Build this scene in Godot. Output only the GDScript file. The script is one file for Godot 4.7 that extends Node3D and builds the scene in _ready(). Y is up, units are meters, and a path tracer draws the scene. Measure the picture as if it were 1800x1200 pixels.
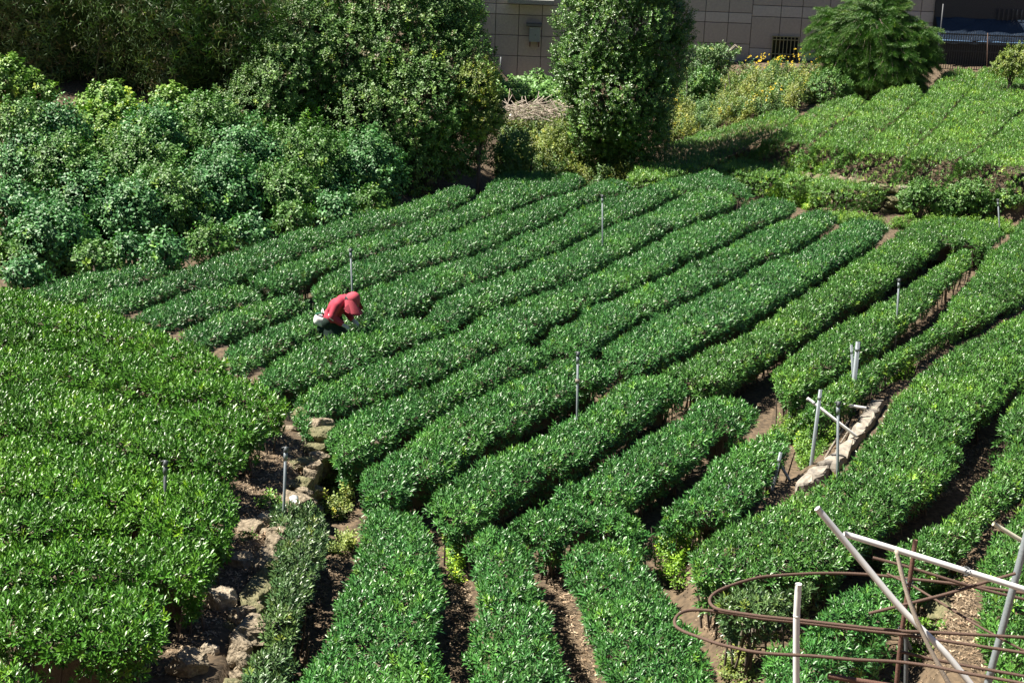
extends Node3D
# A tea plantation in sunshine: a level field of clipped rows, a brighter raised terrace, a walled terrace, a tea hill below a tiled house, a shrub bank and a bamboo grove.

func _ready() -> void:
	rng.seed = 20
	noise.seed = 5
	noise.frequency = 0.05
	noise.fractal_octaves = 3
	# camera: on the upper terrace, looking down over the field, slightly rolled
	var cam := Camera3D.new()
	cam.name = "camera"
	cam.fov = rad_to_deg(2.0 * atan(600.0 / 2500.0))
	cam.near = 0.1
	cam.far = 900.0
	cam.position = Vector3(0, 7.4, 0)
	cam.basis = Basis(Vector3.RIGHT, deg_to_rad(-16.7)) * Basis(Vector3.BACK, deg_to_rad(2.2))
	add_child(cam)
	# sky and sun
	var sky_look := ProceduralSkyMaterial.new()
	sky_look.sky_top_color = Color(0.36, 0.48, 0.68)
	sky_look.sky_horizon_color = Color(0.72, 0.78, 0.84)
	sky_look.sky_curve = 0.12
	sky_look.ground_bottom_color = Color(0.16, 0.2, 0.12)
	sky_look.ground_horizon_color = Color(0.5, 0.58, 0.6)
	sky_look.sun_angle_max = 8.0
	var sky := Sky.new()
	sky.sky_material = sky_look
	var env := Environment.new()
	env.background_mode = Environment.BG_SKY
	env.sky = sky
	env.background_energy_multiplier = 0.22
	env.tonemap_mode = Environment.TONE_MAPPER_LINEAR
	env.tonemap_exposure = 2.7
	env.sdfgi_enabled = true
	env.ssao_enabled = true
	env.ssil_enabled = true
	var world := WorldEnvironment.new()
	world.name = "daylight"
	world.environment = env
	add_child(world)
	var sun := DirectionalLight3D.new()
	sun.name = "sun"
	sun.light_energy = 1.55
	sun.light_color = Color(1.0, 0.97, 0.92)
	sun.light_angular_distance = 0.5
	sun.shadow_enabled = true
	add_child(sun)
	sun.look_at_from_position(Vector3(-0.54, 0.84, -0.03) * 40.0, Vector3.ZERO)
	make_materials()
	make_terrain()
	make_house()
	make_fence()
	for d in hedges:
		tea_hedge(d[0], d[1], d[2], d[3])
	for d in bushes:
		bush(d[0], d[1], d[2], d[3])
	make_bamboo()
	make_beds()
	make_stones()
	make_weeds()
	make_litter()
	make_rods()
	make_foreground()
	make_small_things()
	make_person()

# ---------------------------------------------------------------- helpers
var rng := RandomNumberGenerator.new()
var noise := FastNoiseLite.new()
var taken := {}
var mats := {}
var sprays := {}

func table(tab: Array, v: float) -> float:
	if v <= tab[0][0]:
		return tab[0][1]
	for i in range(1, tab.size()):
		if v <= tab[i][0]:
			var f: float = (v - tab[i - 1][0]) / (tab[i][0] - tab[i - 1][0])
			return lerpf(tab[i - 1][1], tab[i][1], f)
	return tab[tab.size() - 1][1]

func sst(a: float, b: float, x: float) -> float:
	var t := clampf((x - a) / (b - a), 0.0, 1.0)
	return t * t * (3.0 - 2.0 * t)

# height of the terrain in metres: level field, a raised terrace, two walled steps, the hill behind, the shrub bank, the slope under the camera
func ground(x: float, z: float) -> float:
	var y := 0.55 * (1.0 - sst(-0.15, 0.15, x - table(TERRACE_EDGE, z))) * sst(-30.0, -27.5, z)
	var fade := sst(-37.0, -32.0, z)
	y += 0.3 * sst(-0.15, 0.15, x - table(WALL_EDGE, z)) * fade
	y += 0.35 * sst(-0.15, 0.15, x - table(UPPER_WALL_EDGE, z)) * fade
	var d := table(HILL_EDGE, x) - z
	if d > 0.0:
		y += 0.75 * sst(5.5, 8.0, x) * sst(0.0, 0.4, d) + 0.093 * minf(d, 19.0)
	var d5 := (table(BANK_EDGE, x) - z) * 0.6
	if d5 > 0.0 and x < 1.5:
		y = maxf(y, 0.3 * minf(d5, 14.0) * sst(1.5, -3.0, x))
	var n := 11.0 + z
	if n > 0.0:
		y = maxf(y, minf(n * 0.65, 5.7))
	return y

func numbered(called: String) -> String:
	var k: int = taken.get(called, 0)
	taken[called] = k + 1
	return called if k == 0 else "%s_%03d" % [called, k]

func tag(o: Node, label: String, category: String, group := "", kind := "") -> void:
	o.set_meta("label", label)
	if category:
		o.set_meta("category", category)
	if group:
		o.set_meta("group", group)
	if kind:
		o.set_meta("kind", kind)

func thing(called: String, at: Vector3, label: String, category: String, group := "") -> Node3D:
	var o := Node3D.new()
	o.name = numbered(called)
	add_child(o)
	o.position = at
	tag(o, label, category, group)
	return o

func part(called: String, mesh: Mesh, m: Material, parent: Node, at := Vector3.ZERO) -> MeshInstance3D:
	var o := MeshInstance3D.new()
	o.name = numbered(called) if parent == self else called
	o.mesh = mesh
	o.material_override = m
	o.position = at
	parent.add_child(o, true)
	return o

func copies(called: String, mesh: Mesh, m: Material, buf: PackedFloat32Array, parent: Node) -> MultiMeshInstance3D:
	var mm := MultiMesh.new()
	mm.transform_format = MultiMesh.TRANSFORM_3D
	mm.use_colors = true
	mm.mesh = mesh
	mm.instance_count = buf.size() / 16
	mm.buffer = buf
	var o := MultiMeshInstance3D.new()
	o.name = numbered(called) if parent == self else called
	o.multimesh = mm
	o.material_override = m
	o.set_meta("kind", "stuff")
	parent.add_child(o, true)
	return o

# adds one copy: place, up axis, turn about it, size, colour
func put(buf: PackedFloat32Array, p: Vector3, up: Vector3, turn: float, s: float, c: Color) -> void:
	var y := up.normalized()
	var a := Vector3.RIGHT if absf(y.x) < 0.8 else Vector3.FORWARD
	var x := y.cross(a).normalized()
	var z := x.cross(y)
	var cs := cos(turn) * s
	var sn := sin(turn) * s
	var bx := x * cs + z * sn
	var bz := z * cs - x * sn
	y *= s
	buf.append_array(PackedFloat32Array([bx.x, y.x, bz.x, p.x, bx.y, y.y, bz.y, p.y, bx.z, y.z, bz.z, p.z, c.r, c.g, c.b, 1.0]))

func noise_texture(freq: float, seed_n: int, lo: Color, hi: Color, size := 512, octaves := 5) -> ImageTexture:
	var n := FastNoiseLite.new()
	n.seed = seed_n
	n.frequency = freq
	n.fractal_octaves = octaves
	var im := n.get_seamless_image(size, size)
	im.convert(Image.FORMAT_RGBA8)
	for j in size:
		for i in size:
			var v := im.get_pixel(i, j).r
			im.set_pixel(i, j, lo.lerp(hi, v))
	return ImageTexture.create_from_image(im)

func bump_texture(freq: float, seed_n: int, strength: float, size := 512) -> ImageTexture:
	var n := FastNoiseLite.new()
	n.seed = seed_n
	n.frequency = freq
	n.fractal_octaves = 5
	var im := n.get_seamless_image(size, size)
	im.convert(Image.FORMAT_RGBA8)
	im.bump_map_to_normal_map(strength)
	return ImageTexture.create_from_image(im)

func plain(c: Color, rough := 0.7, metal := 0.0) -> StandardMaterial3D:
	var m := StandardMaterial3D.new()
	m.albedo_color = c.linear_to_srgb()
	m.roughness = rough
	m.metallic = metal
	return m

func grainy(lo: Color, hi: Color, freq: float, scale: float, rough: float, bump := 0.0, seed_n := 1) -> StandardMaterial3D:
	var m := StandardMaterial3D.new()
	m.albedo_texture = noise_texture(freq, seed_n, lo.linear_to_srgb(), hi.linear_to_srgb())
	m.roughness = rough
	m.uv1_triplanar = true
	m.uv1_world_triplanar = true
	m.uv1_scale = Vector3.ONE * scale
	if bump > 0.0:
		m.normal_enabled = true
		m.normal_texture = bump_texture(freq * 1.5, seed_n + 7, bump)
	return m

func leafy(rough: float, back: Color) -> StandardMaterial3D:
	var m := StandardMaterial3D.new()
	m.vertex_color_use_as_albedo = true
	m.roughness = rough
	m.cull_mode = BaseMaterial3D.CULL_DISABLED
	m.backlight_enabled = true
	m.backlight = back
	return m

# ---------------------------------------------------------------- shapes
func tube(st: SurfaceTool, pts: Array, radii: Array, sides := 8, capped := true) -> void:
	var rings := []
	var side := Vector3.ZERO
	for i in pts.size():
		var a: Vector3 = pts[maxi(i - 1, 0)]
		var b: Vector3 = pts[mini(i + 1, pts.size() - 1)]
		var dir := (b - a).normalized()
		if side == Vector3.ZERO:
			side = dir.cross(Vector3.UP if absf(dir.y) < 0.9 else Vector3.RIGHT).normalized()
		side = (side - dir * side.dot(dir)).normalized()
		var other := dir.cross(side)
		var ring := []
		for k in sides:
			var t := TAU * k / sides
			ring.append(pts[i] + (side * cos(t) + other * sin(t)) * radii[i])
		rings.append(ring)
	for i in rings.size() - 1:
		for k in sides:
			var k2 := (k + 1) % sides
			quad(st, rings[i][k], rings[i][k2], rings[i + 1][k2], rings[i + 1][k])
	if capped:
		var last := rings.size() - 1
		for k in sides:
			var k2 := (k + 1) % sides
			tri(st, pts[0], rings[0][k2], rings[0][k])
			tri(st, pts[last], rings[last][k], rings[last][k2])

func tri(st: SurfaceTool, a: Vector3, b: Vector3, c: Vector3) -> void:
	st.add_vertex(a)
	st.add_vertex(c)
	st.add_vertex(b)

func quad(st: SurfaceTool, a: Vector3, b: Vector3, c: Vector3, d: Vector3) -> void:
	tri(st, a, b, c)
	tri(st, a, c, d)

func begin(smooth := true) -> SurfaceTool:
	var st := SurfaceTool.new()
	st.begin(Mesh.PRIMITIVE_TRIANGLES)
	st.set_smooth_group(0 if smooth else -1)
	return st

func done(st: SurfaceTool) -> ArrayMesh:
	st.index()
	st.generate_normals()
	return st.commit()

func tube_mesh(pts: Array, radii: Array, sides := 8) -> ArrayMesh:
	var st := begin()
	tube(st, pts, radii, sides)
	return done(st)

func box_mesh(size: Vector3, bevel := 0.0) -> ArrayMesh:
	var st := begin(false)
	var h := size * 0.5
	if bevel <= 0.0:
		for ax in 3:
			for sg in [-1.0, 1.0]:
				var n := Vector3.ZERO
				n[ax] = sg
				var u := Vector3.ZERO
				u[(ax + 1) % 3] = h[(ax + 1) % 3]
				var v := Vector3.ZERO
				v[(ax + 2) % 3] = h[(ax + 2) % 3] * sg
				var c := n * h[ax]
				quad(st, c - u - v, c + u - v, c + u + v, c - u + v)
		return done(st)
	# front (+z) face chamfered: enough for wall panels
	var b := bevel
	var f := [Vector3(-h.x + b, -h.y + b, h.z), Vector3(h.x - b, -h.y + b, h.z), Vector3(h.x - b, h.y - b, h.z), Vector3(-h.x + b, h.y - b, h.z)]
	var e := [Vector3(-h.x, -h.y, h.z - b), Vector3(h.x, -h.y, h.z - b), Vector3(h.x, h.y, h.z - b), Vector3(-h.x, h.y, h.z - b)]
	var k := [Vector3(-h.x, -h.y, -h.z), Vector3(h.x, -h.y, -h.z), Vector3(h.x, h.y, -h.z), Vector3(-h.x, h.y, -h.z)]
	quad(st, f[0], f[1], f[2], f[3])
	for i in 4:
		var j := (i + 1) % 4
		quad(st, e[i], e[j], f[j], f[i])
		quad(st, k[i], k[j], e[j], e[i])
	quad(st, k[3], k[2], k[1], k[0])
	return done(st)

# a twig with leaves; every leaf is folded along its rib and droops at the tip
func spray(n: int, length: float, width: float, stem: float, lo_el: float, hi_el: float, droop: float, seed_n: int, vary := 0.25, young := 0.3) -> ArrayMesh:
	var g := RandomNumberGenerator.new()
	g.seed = seed_n
	var st := begin()
	for i in n:
		var f := float(i) / maxf(n - 1, 1)
		var az := i * 2.4 + g.randf_range(-0.5, 0.5)
		var el := deg_to_rad(lerpf(lo_el, hi_el, f) + g.randf_range(-15.0, 15.0))
		var l := length * g.randf_range(0.75, 1.15) * lerpf(1.0, 0.75, f)
		var w := width * g.randf_range(0.8, 1.15) * lerpf(1.0, 0.75, f)
		var out_d := Vector3(cos(az), 0, sin(az))
		var side := Vector3(-sin(az), 0, cos(az)).rotated(out_d, g.randf_range(-0.5, 0.5))
		var p := Vector3(0, stem * f, 0) + out_d * stem * 0.12 * g.randf()
		var rows := []
		for k in 4:
			var e := el - droop * k * 0.33
			rows.append(p)
			p += (out_d * cos(e) + Vector3.UP * sin(e)) * l / 3.0
		var lift := (out_d.cross(side)).normalized() * -0.28
		if lift.y < 0.0:
			lift = -lift
		var v := 1.0 + g.randf_range(-vary, vary)
		var c := Color(v * (1.0 + young * f * 1.2), v * (1.0 + young * f), v * (1.0 - 0.2 * young * f))
		st.set_color(c)
		var w1 := w * 0.5
		var w2 := w * 0.42
		var l1: Vector3 = rows[1] + (side + lift) * w1
		var r1: Vector3 = rows[1] + (-side + lift) * w1
		var l2: Vector3 = rows[2] + (side + lift) * w2
		var r2: Vector3 = rows[2] + (-side + lift) * w2
		tri(st, rows[0], rows[1], l1)
		tri(st, rows[0], r1, rows[1])
		quad(st, l1, rows[1], rows[2], l2)
		quad(st, rows[1], r1, r2, rows[2])
		tri(st, l2, rows[2], rows[3])
		tri(st, rows[2], r2, rows[3])
	return done(st)

# smooth union of tapered capsules, meshed as surface nets: prims are [from, to, radius, radius]
func blended(prims: Array, cell: float, soft: float) -> ArrayMesh:
	var lo := Vector3.INF
	var hi := -Vector3.INF
	for q in prims:
		for e in 2:
			var rr: float = q[2 + e] + cell * 2.0
			lo = lo.min(q[e] - Vector3.ONE * rr)
			hi = hi.max(q[e] + Vector3.ONE * rr)
	var nx := int((hi.x - lo.x) / cell) + 2
	var ny := int((hi.y - lo.y) / cell) + 2
	var nz := int((hi.z - lo.z) / cell) + 2
	var f := PackedFloat32Array()
	f.resize(nx * ny * nz)
	for k in nz:
		for j in ny:
			for i in nx:
				var p := lo + Vector3(i, j, k) * cell
				var s := 0.0
				for q in prims:
					var a: Vector3 = q[0]
					var ab: Vector3 = q[1] - a
					var t := clampf((p - a).dot(ab) / maxf(ab.length_squared(), 1e-9), 0.0, 1.0)
					var dd := (p - a - ab * t).length() - lerpf(q[2], q[3], t)
					s += exp(-dd / soft)
				f[(k * ny + j) * nx + i] = -soft * log(maxf(s, 1e-30))
	var st := begin()
	var at := {}
	var verts := PackedVector3Array()
	var step := [1, nx, nx * ny]
	for k in nz - 1:
		for j in ny - 1:
			for i in nx - 1:
				var b := (k * ny + j) * nx + i
				var sum := Vector3.ZERO
				var cnt := 0
				for e in 12:
					var ax := e / 4
					var u := e % 2
					var w := (e / 2) % 2
					var o := Vector3.ZERO
					o[(ax + 1) % 3] = u
					o[(ax + 2) % 3] = w
					var b0: int = b + u * step[(ax + 1) % 3] + w * step[(ax + 2) % 3]
					var f0 := f[b0]
					var f1 := f[b0 + step[ax]]
					if (f0 < 0.0) != (f1 < 0.0):
						o[ax] = f0 / (f0 - f1)
						sum += o
						cnt += 1
				if cnt:
					at[b] = verts.size()
					verts.append(lo + (Vector3(i, j, k) + sum / cnt) * cell)
	for k in range(1, nz - 1):
		for j in range(1, ny - 1):
			for i in range(1, nx - 1):
				var b := (k * ny + j) * nx + i
				for ax in 3:
					var ins := f[b] < 0.0
					if ins == (f[b + step[ax]] < 0.0):
						continue
					var s1: int = step[(ax + 1) % 3]
					var s2: int = step[(ax + 2) % 3]
					var q0: Vector3 = verts[at[b - s1 - s2]]
					var q1: Vector3 = verts[at[b - s2]]
					var q2: Vector3 = verts[at[b]]
					var q3: Vector3 = verts[at[b - s1]]
					if ins:
						quad(st, q0, q1, q2, q3)
					else:
						quad(st, q3, q2, q1, q0)
	return done(st)

# ---------------------------------------------------------------- tea hedges
const TONES := {
	"cool": Color(0.05, 0.172, 0.045), "mid": Color(0.05, 0.172, 0.04), "warm": Color(0.06, 0.176, 0.036),
	"bright": Color(0.058, 0.182, 0.018), "hill": Color(0.105, 0.25, 0.05), "dull": Color(0.065, 0.14, 0.05)}

func edge_near(poly: PackedVector2Array, p: Vector2) -> Vector2:
	var best := 1e9
	var at := p
	var n := poly.size()
	for i in n:
		var q := Geometry2D.get_closest_point_to_segment(p, poly[i], poly[(i + 1) % n])
		var d := p.distance_squared_to(q)
		if d < best:
			best = d
			at = q
	return at

func turning(poly: PackedVector2Array) -> bool:
	var a := 0.0
	for i in poly.size():
		a += poly[i].cross(poly[(i + 1) % poly.size()])
	return a > 0.0

func prism(st: SurfaceTool, poly: PackedVector2Array, c: Vector3, lo: float, hi: float, base) -> void:
	var top := PackedVector3Array()
	for q in poly:
		var g: float = ground(q.x, q.y) if base == null else base
		top.append(Vector3(q.x - c.x, g + hi - c.y, q.y - c.z))
	var n := poly.size()
	var drop := Vector3(0, hi - lo, 0)
	var ccw := turning(poly)
	for i in n:
		var j := (i + 1) % n
		if ccw:
			quad(st, top[i] - drop, top[i], top[j], top[j] - drop)
		else:
			quad(st, top[j] - drop, top[j], top[i], top[i] - drop)
	var ids := Geometry2D.triangulate_polygon(poly)
	for k in range(0, ids.size(), 3):
		var a := top[ids[k]]
		var b := top[ids[k + 1]]
		var d := top[ids[k + 2]]
		if (b - a).cross(d - a).y < 0.0:
			tri(st, a, d, b)
		else:
			tri(st, a, b, d)

func tea_hedge(base, tone: String, label: String, poly: PackedVector2Array) -> void:
	var mid := Vector2.ZERO
	var lo := Vector2.INF
	var hi := -Vector2.INF
	for q in poly:
		mid += q / poly.size()
		lo = lo.min(q)
		hi = hi.max(q)
	var c := Vector3(mid.x, ground(mid.x, mid.y) if base == null else base, mid.y)
	var t := thing("tea_hedge", c, label, "tea hedge", "tea hedges of the plantation")
	# woody core
	var st := begin(false)
	if base == null:
		var cell := 0.35
		for j in int((hi.y - lo.y) / cell) + 1:
			for i in int((hi.x - lo.x) / cell) + 1:
				var at := lo + Vector2(i, j) * cell
				var m := at + Vector2.ONE * cell * 0.5
				if Geometry2D.is_point_in_polygon(m, poly) and m.distance_to(edge_near(poly, m)) > 0.75:
					var q := []
					for e in [Vector2(0, 0), Vector2(0, cell), Vector2(cell, cell), Vector2(cell, 0)]:
						q.append(Vector3(at.x + e.x - c.x, ground(at.x + e.x, at.y + e.y) + 0.45 - c.y, at.y + e.y - c.z))
					quad(st, q[0], q[1], q[2], q[3])
	else:
		for lay in [[0.42, 0.1, 0.4], [0.3, 0.4, 0.52]]:
			for ring in Geometry2D.offset_polygon(poly, -lay[0]):
				prism(st, ring, c, lay[1], lay[2], base)
	part("twig_core", done(st), mats.core, t)
	# stems near the rim
	var sst_ := begin()
	var n := poly.size()
	for i in n:
		var a := poly[i]
		var b := poly[(i + 1) % n]
		var along := a.distance_to(b)
		var steps := int(along / 0.3) + 1
		for k in steps:
			var p := a.lerp(b, (k + rng.randf()) / steps)
			var side := (b - a).normalized().orthogonal()
			if not Geometry2D.is_point_in_polygon((a + b) * 0.5 + side * 0.05, poly):
				side = -side
			p += side * rng.randf_range(0.3, 0.46)
			if not Geometry2D.is_point_in_polygon(p, poly):
				continue
			var g: float = ground(p.x, p.y) if base == null else base
			var foot := Vector3(p.x - c.x, g - 0.05 - c.y, p.y - c.z)
			var tip := foot + Vector3(rng.randf_range(-0.12, 0.12), 0.55, rng.randf_range(-0.12, 0.12))
			tube(sst_, [foot, tip], [0.014, 0.008], 4, false)
	var stems := part("woody_stems", done(sst_), mats.bark, t)
	stems.set_meta("kind", "stuff")
	# shoots
	var col: Color = TONES[tone]
	var buf := PackedFloat32Array()
	var s := 0.059
	var big := 1.0
	var rim: float = {"hill": -0.1, "bright": 0.085, "dull": 0.06}.get(tone, 0.118)
	if tone == "bright":
		big = 1.1
	elif tone == "hill":
		s = 0.078
	var y := lo.y
	while y < hi.y:
		var x := lo.x
		while x < hi.x:
			var p := Vector2(x + rng.randf() * s, y + rng.randf() * s)
			x += s
			if not Geometry2D.is_point_in_polygon(p, poly):
				continue
			var q := edge_near(poly, p)
			var d := p.distance_to(q) - rim + noise.get_noise_2d(p.x * 40.0, p.y * 40.0) * 0.07
			if d < 0.0:
				continue
			var e := clampf(d / 0.2, 0.0, 1.0)
			var lump := noise.get_noise_2d(p.x * 22.0 + 90.0, p.y * 22.0)
			var small := noise.get_noise_2d(p.x * 90.0, p.y * 90.0 + 40.0)
			var h := lerpf(0.62, 0.77, sqrt(1.0 - (1.0 - e) * (1.0 - e))) + lump * 0.06 + small * 0.05 + rng.randf_range(-0.06, 0.03)
			if small + lump * 0.5 < -0.42 and rng.randf() < 0.7:
				continue
			var g: float = ground(p.x, p.y) if base == null else base
			var into := (p - q).normalized() * (1.0 - e) * 0.5
			var up := Vector3(-into.x + rng.randf_range(-0.35, 0.35), 1.0, -into.y + rng.randf_range(-0.35, 0.35))
			var patch := noise.get_noise_2d(p.x * 9.0 + 300.0, p.y * 9.0)
			put(buf, Vector3(p.x - c.x, g + h - 0.09 - c.y, p.y - c.z), up, rng.randf() * TAU, rng.randf_range(0.8, 1.2) * big, shade(col, patch))
		y += s
	for i in n:
		var a := poly[i]
		var b := poly[(i + 1) % n]
		var along := a.distance_to(b)
		var out_d := (b - a).normalized().orthogonal()
		if Geometry2D.is_point_in_polygon((a + b) * 0.5 + out_d * 0.05, poly):
			out_d = -out_d
		for lv in 5:
			var hh := 0.18 + lv * 0.105
			var steps := int(along / 0.07) + 1
			for k in steps:
				if tone != "hill" and rng.randf() < [0.8, 0.6, 0.4, 0.2, 0.05][lv]:
					continue
				var p := a.lerp(b, (k + rng.randf()) / steps) - out_d * (rim + 0.015 + (4 - lv) * 0.035 + rng.randf() * 0.08)
				p -= out_d * maxf(0.0, -noise.get_noise_2d(p.x * 40.0, p.y * 40.0)) * 0.14
				var g: float = ground(p.x, p.y) if base == null else base
				var up := Vector3(out_d.x * 0.9 + rng.randf_range(-0.4, 0.4), 0.55 + rng.randf_range(-0.3, 0.3), out_d.y * 0.9 + rng.randf_range(-0.4, 0.4))
				put(buf, Vector3(p.x - c.x, g + hh + rng.randf_range(-0.04, 0.04) - c.y, p.y - c.z), up, rng.randf() * TAU, rng.randf_range(0.75, 1.1) * big, shade(col, -0.2))
	copies("foliage", sprays.tea, mats.tea, buf, t)

func shade(col: Color, patch: float) -> Color:
	var v := rng.randf_range(0.72, 1.25) * (1.0 + patch * 0.3)
	var warm := rng.randf() * rng.randf() * 0.5 + maxf(patch, 0.0) * 0.5
	if rng.randf() < 0.035:
		warm += 0.9
		v *= 1.25
	return Color(col.r * v * (1.0 + warm), col.g * v * (1.0 + warm * 0.3), col.b * v * (1.0 - warm * 0.3))

# ---------------------------------------------------------------- shrubs and trees
const LOOKS := {
	"mulberry": {"col": Color(0.06, 0.19, 0.062), "spray": "mulberry", "mat": "soft", "per": 105.0, "size": 1.0},
	"leafy": {"col": Color(0.075, 0.19, 0.042), "spray": "leafy", "mat": "soft", "per": 95.0, "size": 1.0},
	"vine": {"col": Color(0.13, 0.27, 0.05), "spray": "vine", "mat": "soft", "per": 95.0, "size": 1.0},
	"drape": {"col": Color(0.085, 0.195, 0.045), "spray": "leafy", "mat": "soft", "per": 90.0, "size": 0.95},
	"camphor": {"col": Color(0.06, 0.155, 0.03), "spray": "round", "mat": "tea", "per": 190.0, "size": 1.0},
	"conifer": {"col": Color(0.07, 0.17, 0.05), "spray": "needle", "mat": "soft", "per": 70.0, "size": 1.0},
	"dark": {"col": Color(0.075, 0.19, 0.042), "spray": "leafy", "mat": "soft", "per": 120.0, "size": 0.8},
	"yellow": {"col": Color(0.13, 0.2, 0.035), "spray": "leafy", "mat": "soft", "per": 90.0, "size": 0.8}}

func bush(called: String, kind: String, label: String, blobs: Array) -> void:
	var look: Dictionary = LOOKS[kind]
	var foot := Vector3.ZERO
	for q in blobs:
		foot += q[0] / blobs.size()
	foot.y = ground(foot.x, foot.z)
	var t := thing(called, foot, label, called, "trees at the back" if called == "tree" else "shrubs round the field")
	# trunk and limbs
	var low := 1e9
	for q in blobs:
		low = minf(low, q[0].y - q[1])
	var st := begin()
	var fork := Vector3(0, maxf(0.35, (low - foot.y) * 0.5 + 0.5), 0)
	var thick := 0.05 if called == "shrub" else 0.16
	tube(st, [Vector3(0, -0.2, 0), fork * 0.5 + Vector3(0.03, 0, 0.02), fork], [thick * 1.25, thick, thick * 0.85], 8)
	if called == "tree":
		tube(st, [Vector3(0.25, -0.2, 0.1), fork * 0.7 + Vector3(0.2, 0, 0), fork + Vector3(0.1, 0.4, 0)], [thick * 0.8, thick * 0.7, thick * 0.5], 7)
	part("trunk", done(st), mats.bark, t)
	var limbs := begin()
	for q in blobs:
		var end: Vector3 = q[0] - foot
		for k in 4:
			var to: Vector3 = end + Vector3(rng.randf_range(-1, 1), rng.randf_range(-0.4, 0.9), rng.randf_range(-1, 1)) * q[1] * 0.7
			tube(limbs, [fork * rng.randf_range(0.6, 1.0), fork.lerp(to, 0.5) + Vector3(rng.randf_range(-0.1, 0.1), rng.randf_range(-0.05, 0.2), rng.randf_range(-0.1, 0.1)), to], [thick * 0.5, thick * 0.3, 0.008], 5, false)
	part("limbs", done(limbs), mats.bark, t)
	if kind == "conifer":
		var cb := PackedFloat32Array()
		var wood := begin()
		for q in blobs:
			for k in int(26.0 * q[1] * q[1] * 3.0):
				var dir := Vector3(rng.randfn(), rng.randf_range(-0.3, 1.0), rng.randfn()).normalized()
				var a: Vector3 = q[0] + dir * q[1] * 0.15 - foot
				var mid_: Vector3 = q[0] + dir * q[1] * 0.65 + Vector3(0, 0.08, 0) - foot
				var tip: Vector3 = q[0] + dir * q[1] * rng.randf_range(0.95, 1.2) - Vector3(0, q[1] * 0.28, 0) - foot
				tube(wood, [a, mid_, tip], [0.02, 0.013, 0.004], 4, false)
				var flat := Vector3(-dir.z, 0, dir.x).normalized()
				for i in 44:
					var f := rng.randf_range(0.15, 1.0)
					var p := a.lerp(mid_, f * 2.0) if f < 0.5 else mid_.lerp(tip, f * 2.0 - 1.0)
					var w := (1.0 - f) * 0.22 + 0.06
					var sd := rng.randf_range(-1.0, 1.0)
					p += flat * sd * w - Vector3(0, absf(sd) * w * 0.5, 0)
					var up := (tip - mid_).normalized() + flat * sd * 0.8 + Vector3(0, rng.randf_range(-0.3, 0.25), 0)
					put(cb, p, up, rng.randf() * TAU, rng.randf_range(0.6, 1.0), shade(look.col, rng.randf_range(-0.5, 0.5) + (f - 0.5)))
		part("boughs", done(wood), mats.bark, t)
		copies("crown", sprays.needle, mats.soft, cb, t)
		return
	# leaf clumps through the shell of every lobe, thinned by noise so that gaps stay open
	var col: Color = look.col
	var buf := PackedFloat32Array()
	for bi in blobs.size():
		var q: Array = blobs[bi]
		var rad: float = q[1]
		var count := int(4.0 * PI * rad * rad * look.per)
		for k in count:
			var dir := Vector3(rng.randfn(), rng.randfn(), rng.randfn()).normalized()
			var lump := noise.get_noise_3d(dir.x * 45.0 + bi * 60.0, dir.y * 45.0, dir.z * 45.0)
			var depth := pow(rng.randf(), 1.7) * 0.42
			var p: Vector3 = q[0] + dir * rad * (1.0 - depth) * (1.0 + lump * 0.42)
			if p.y < ground(p.x, p.z) + 0.05:
				continue
			var hidden := false
			for bj in blobs.size():
				if bj != bi and p.distance_to(blobs[bj][0]) < blobs[bj][1] * 0.62:
					hidden = true
					break
			if hidden or lump < -0.3 and rng.randf() < 0.5:
				continue
			var up := dir * 0.8 + Vector3(rng.randf_range(-0.4, 0.4), 0.55 + rng.randf_range(-0.3, 0.3), rng.randf_range(-0.4, 0.4))
			var tint := shade(col, lump * 0.8)
			if kind == "drape" and lump > 0.2 and rng.randf() < 0.12:
				tint = Color(0.13, 0.12, 0.05) * rng.randf_range(0.7, 1.2)
			put(buf, p - foot, up, rng.randf() * TAU, rng.randf_range(0.75, 1.25) * look.size, tint)
	copies("crown", sprays[look.spray], mats[look.mat], buf, t)

# ---------------------------------------------------------------- stones
func rock_mesh(size: Vector3, seed_n: int) -> ArrayMesh:
	var g := RandomNumberGenerator.new()
	g.seed = seed_n
	var cuts := []
	for k in 15:
		var dir := Vector3(g.randfn(), g.randfn() * 0.8, g.randfn()).normalized()
		cuts.append([dir, g.randf_range(0.5, 0.85)])
	cuts.append([Vector3(g.randf_range(-0.2, 0.2), 1, g.randf_range(-0.2, 0.2)).normalized(), g.randf_range(0.6, 0.75)])
	var nn := FastNoiseLite.new()
	nn.seed = seed_n
	nn.frequency = 1.4
	var st := begin(false)
	var res := 13
	for ax in 3:
		for sg in [-1.0, 1.0]:
			var grid := []
			for j in res + 1:
				var row := []
				for i in res + 1:
					var p := Vector3.ZERO
					p[ax] = sg
					p[(ax + 1) % 3] = (2.0 * i / res - 1.0) * sg
					p[(ax + 2) % 3] = 2.0 * j / res - 1.0
					p = p.normalized()
					for cut in cuts:
						var over: float = p.dot(cut[0]) - cut[1]
						if over > 0.0:
							p -= cut[0] * over
					p *= 1.0 + nn.get_noise_3dv(p * 1.3) * 0.16 + nn.get_noise_3dv(p * 6.0) * 0.05
					row.append(p * size * 0.62)
				grid.append(row)
			for j in res:
				for i in res:
					quad(st, grid[j][i], grid[j][i + 1], grid[j + 1][i + 1], grid[j + 1][i])
	return done(st)

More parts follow.
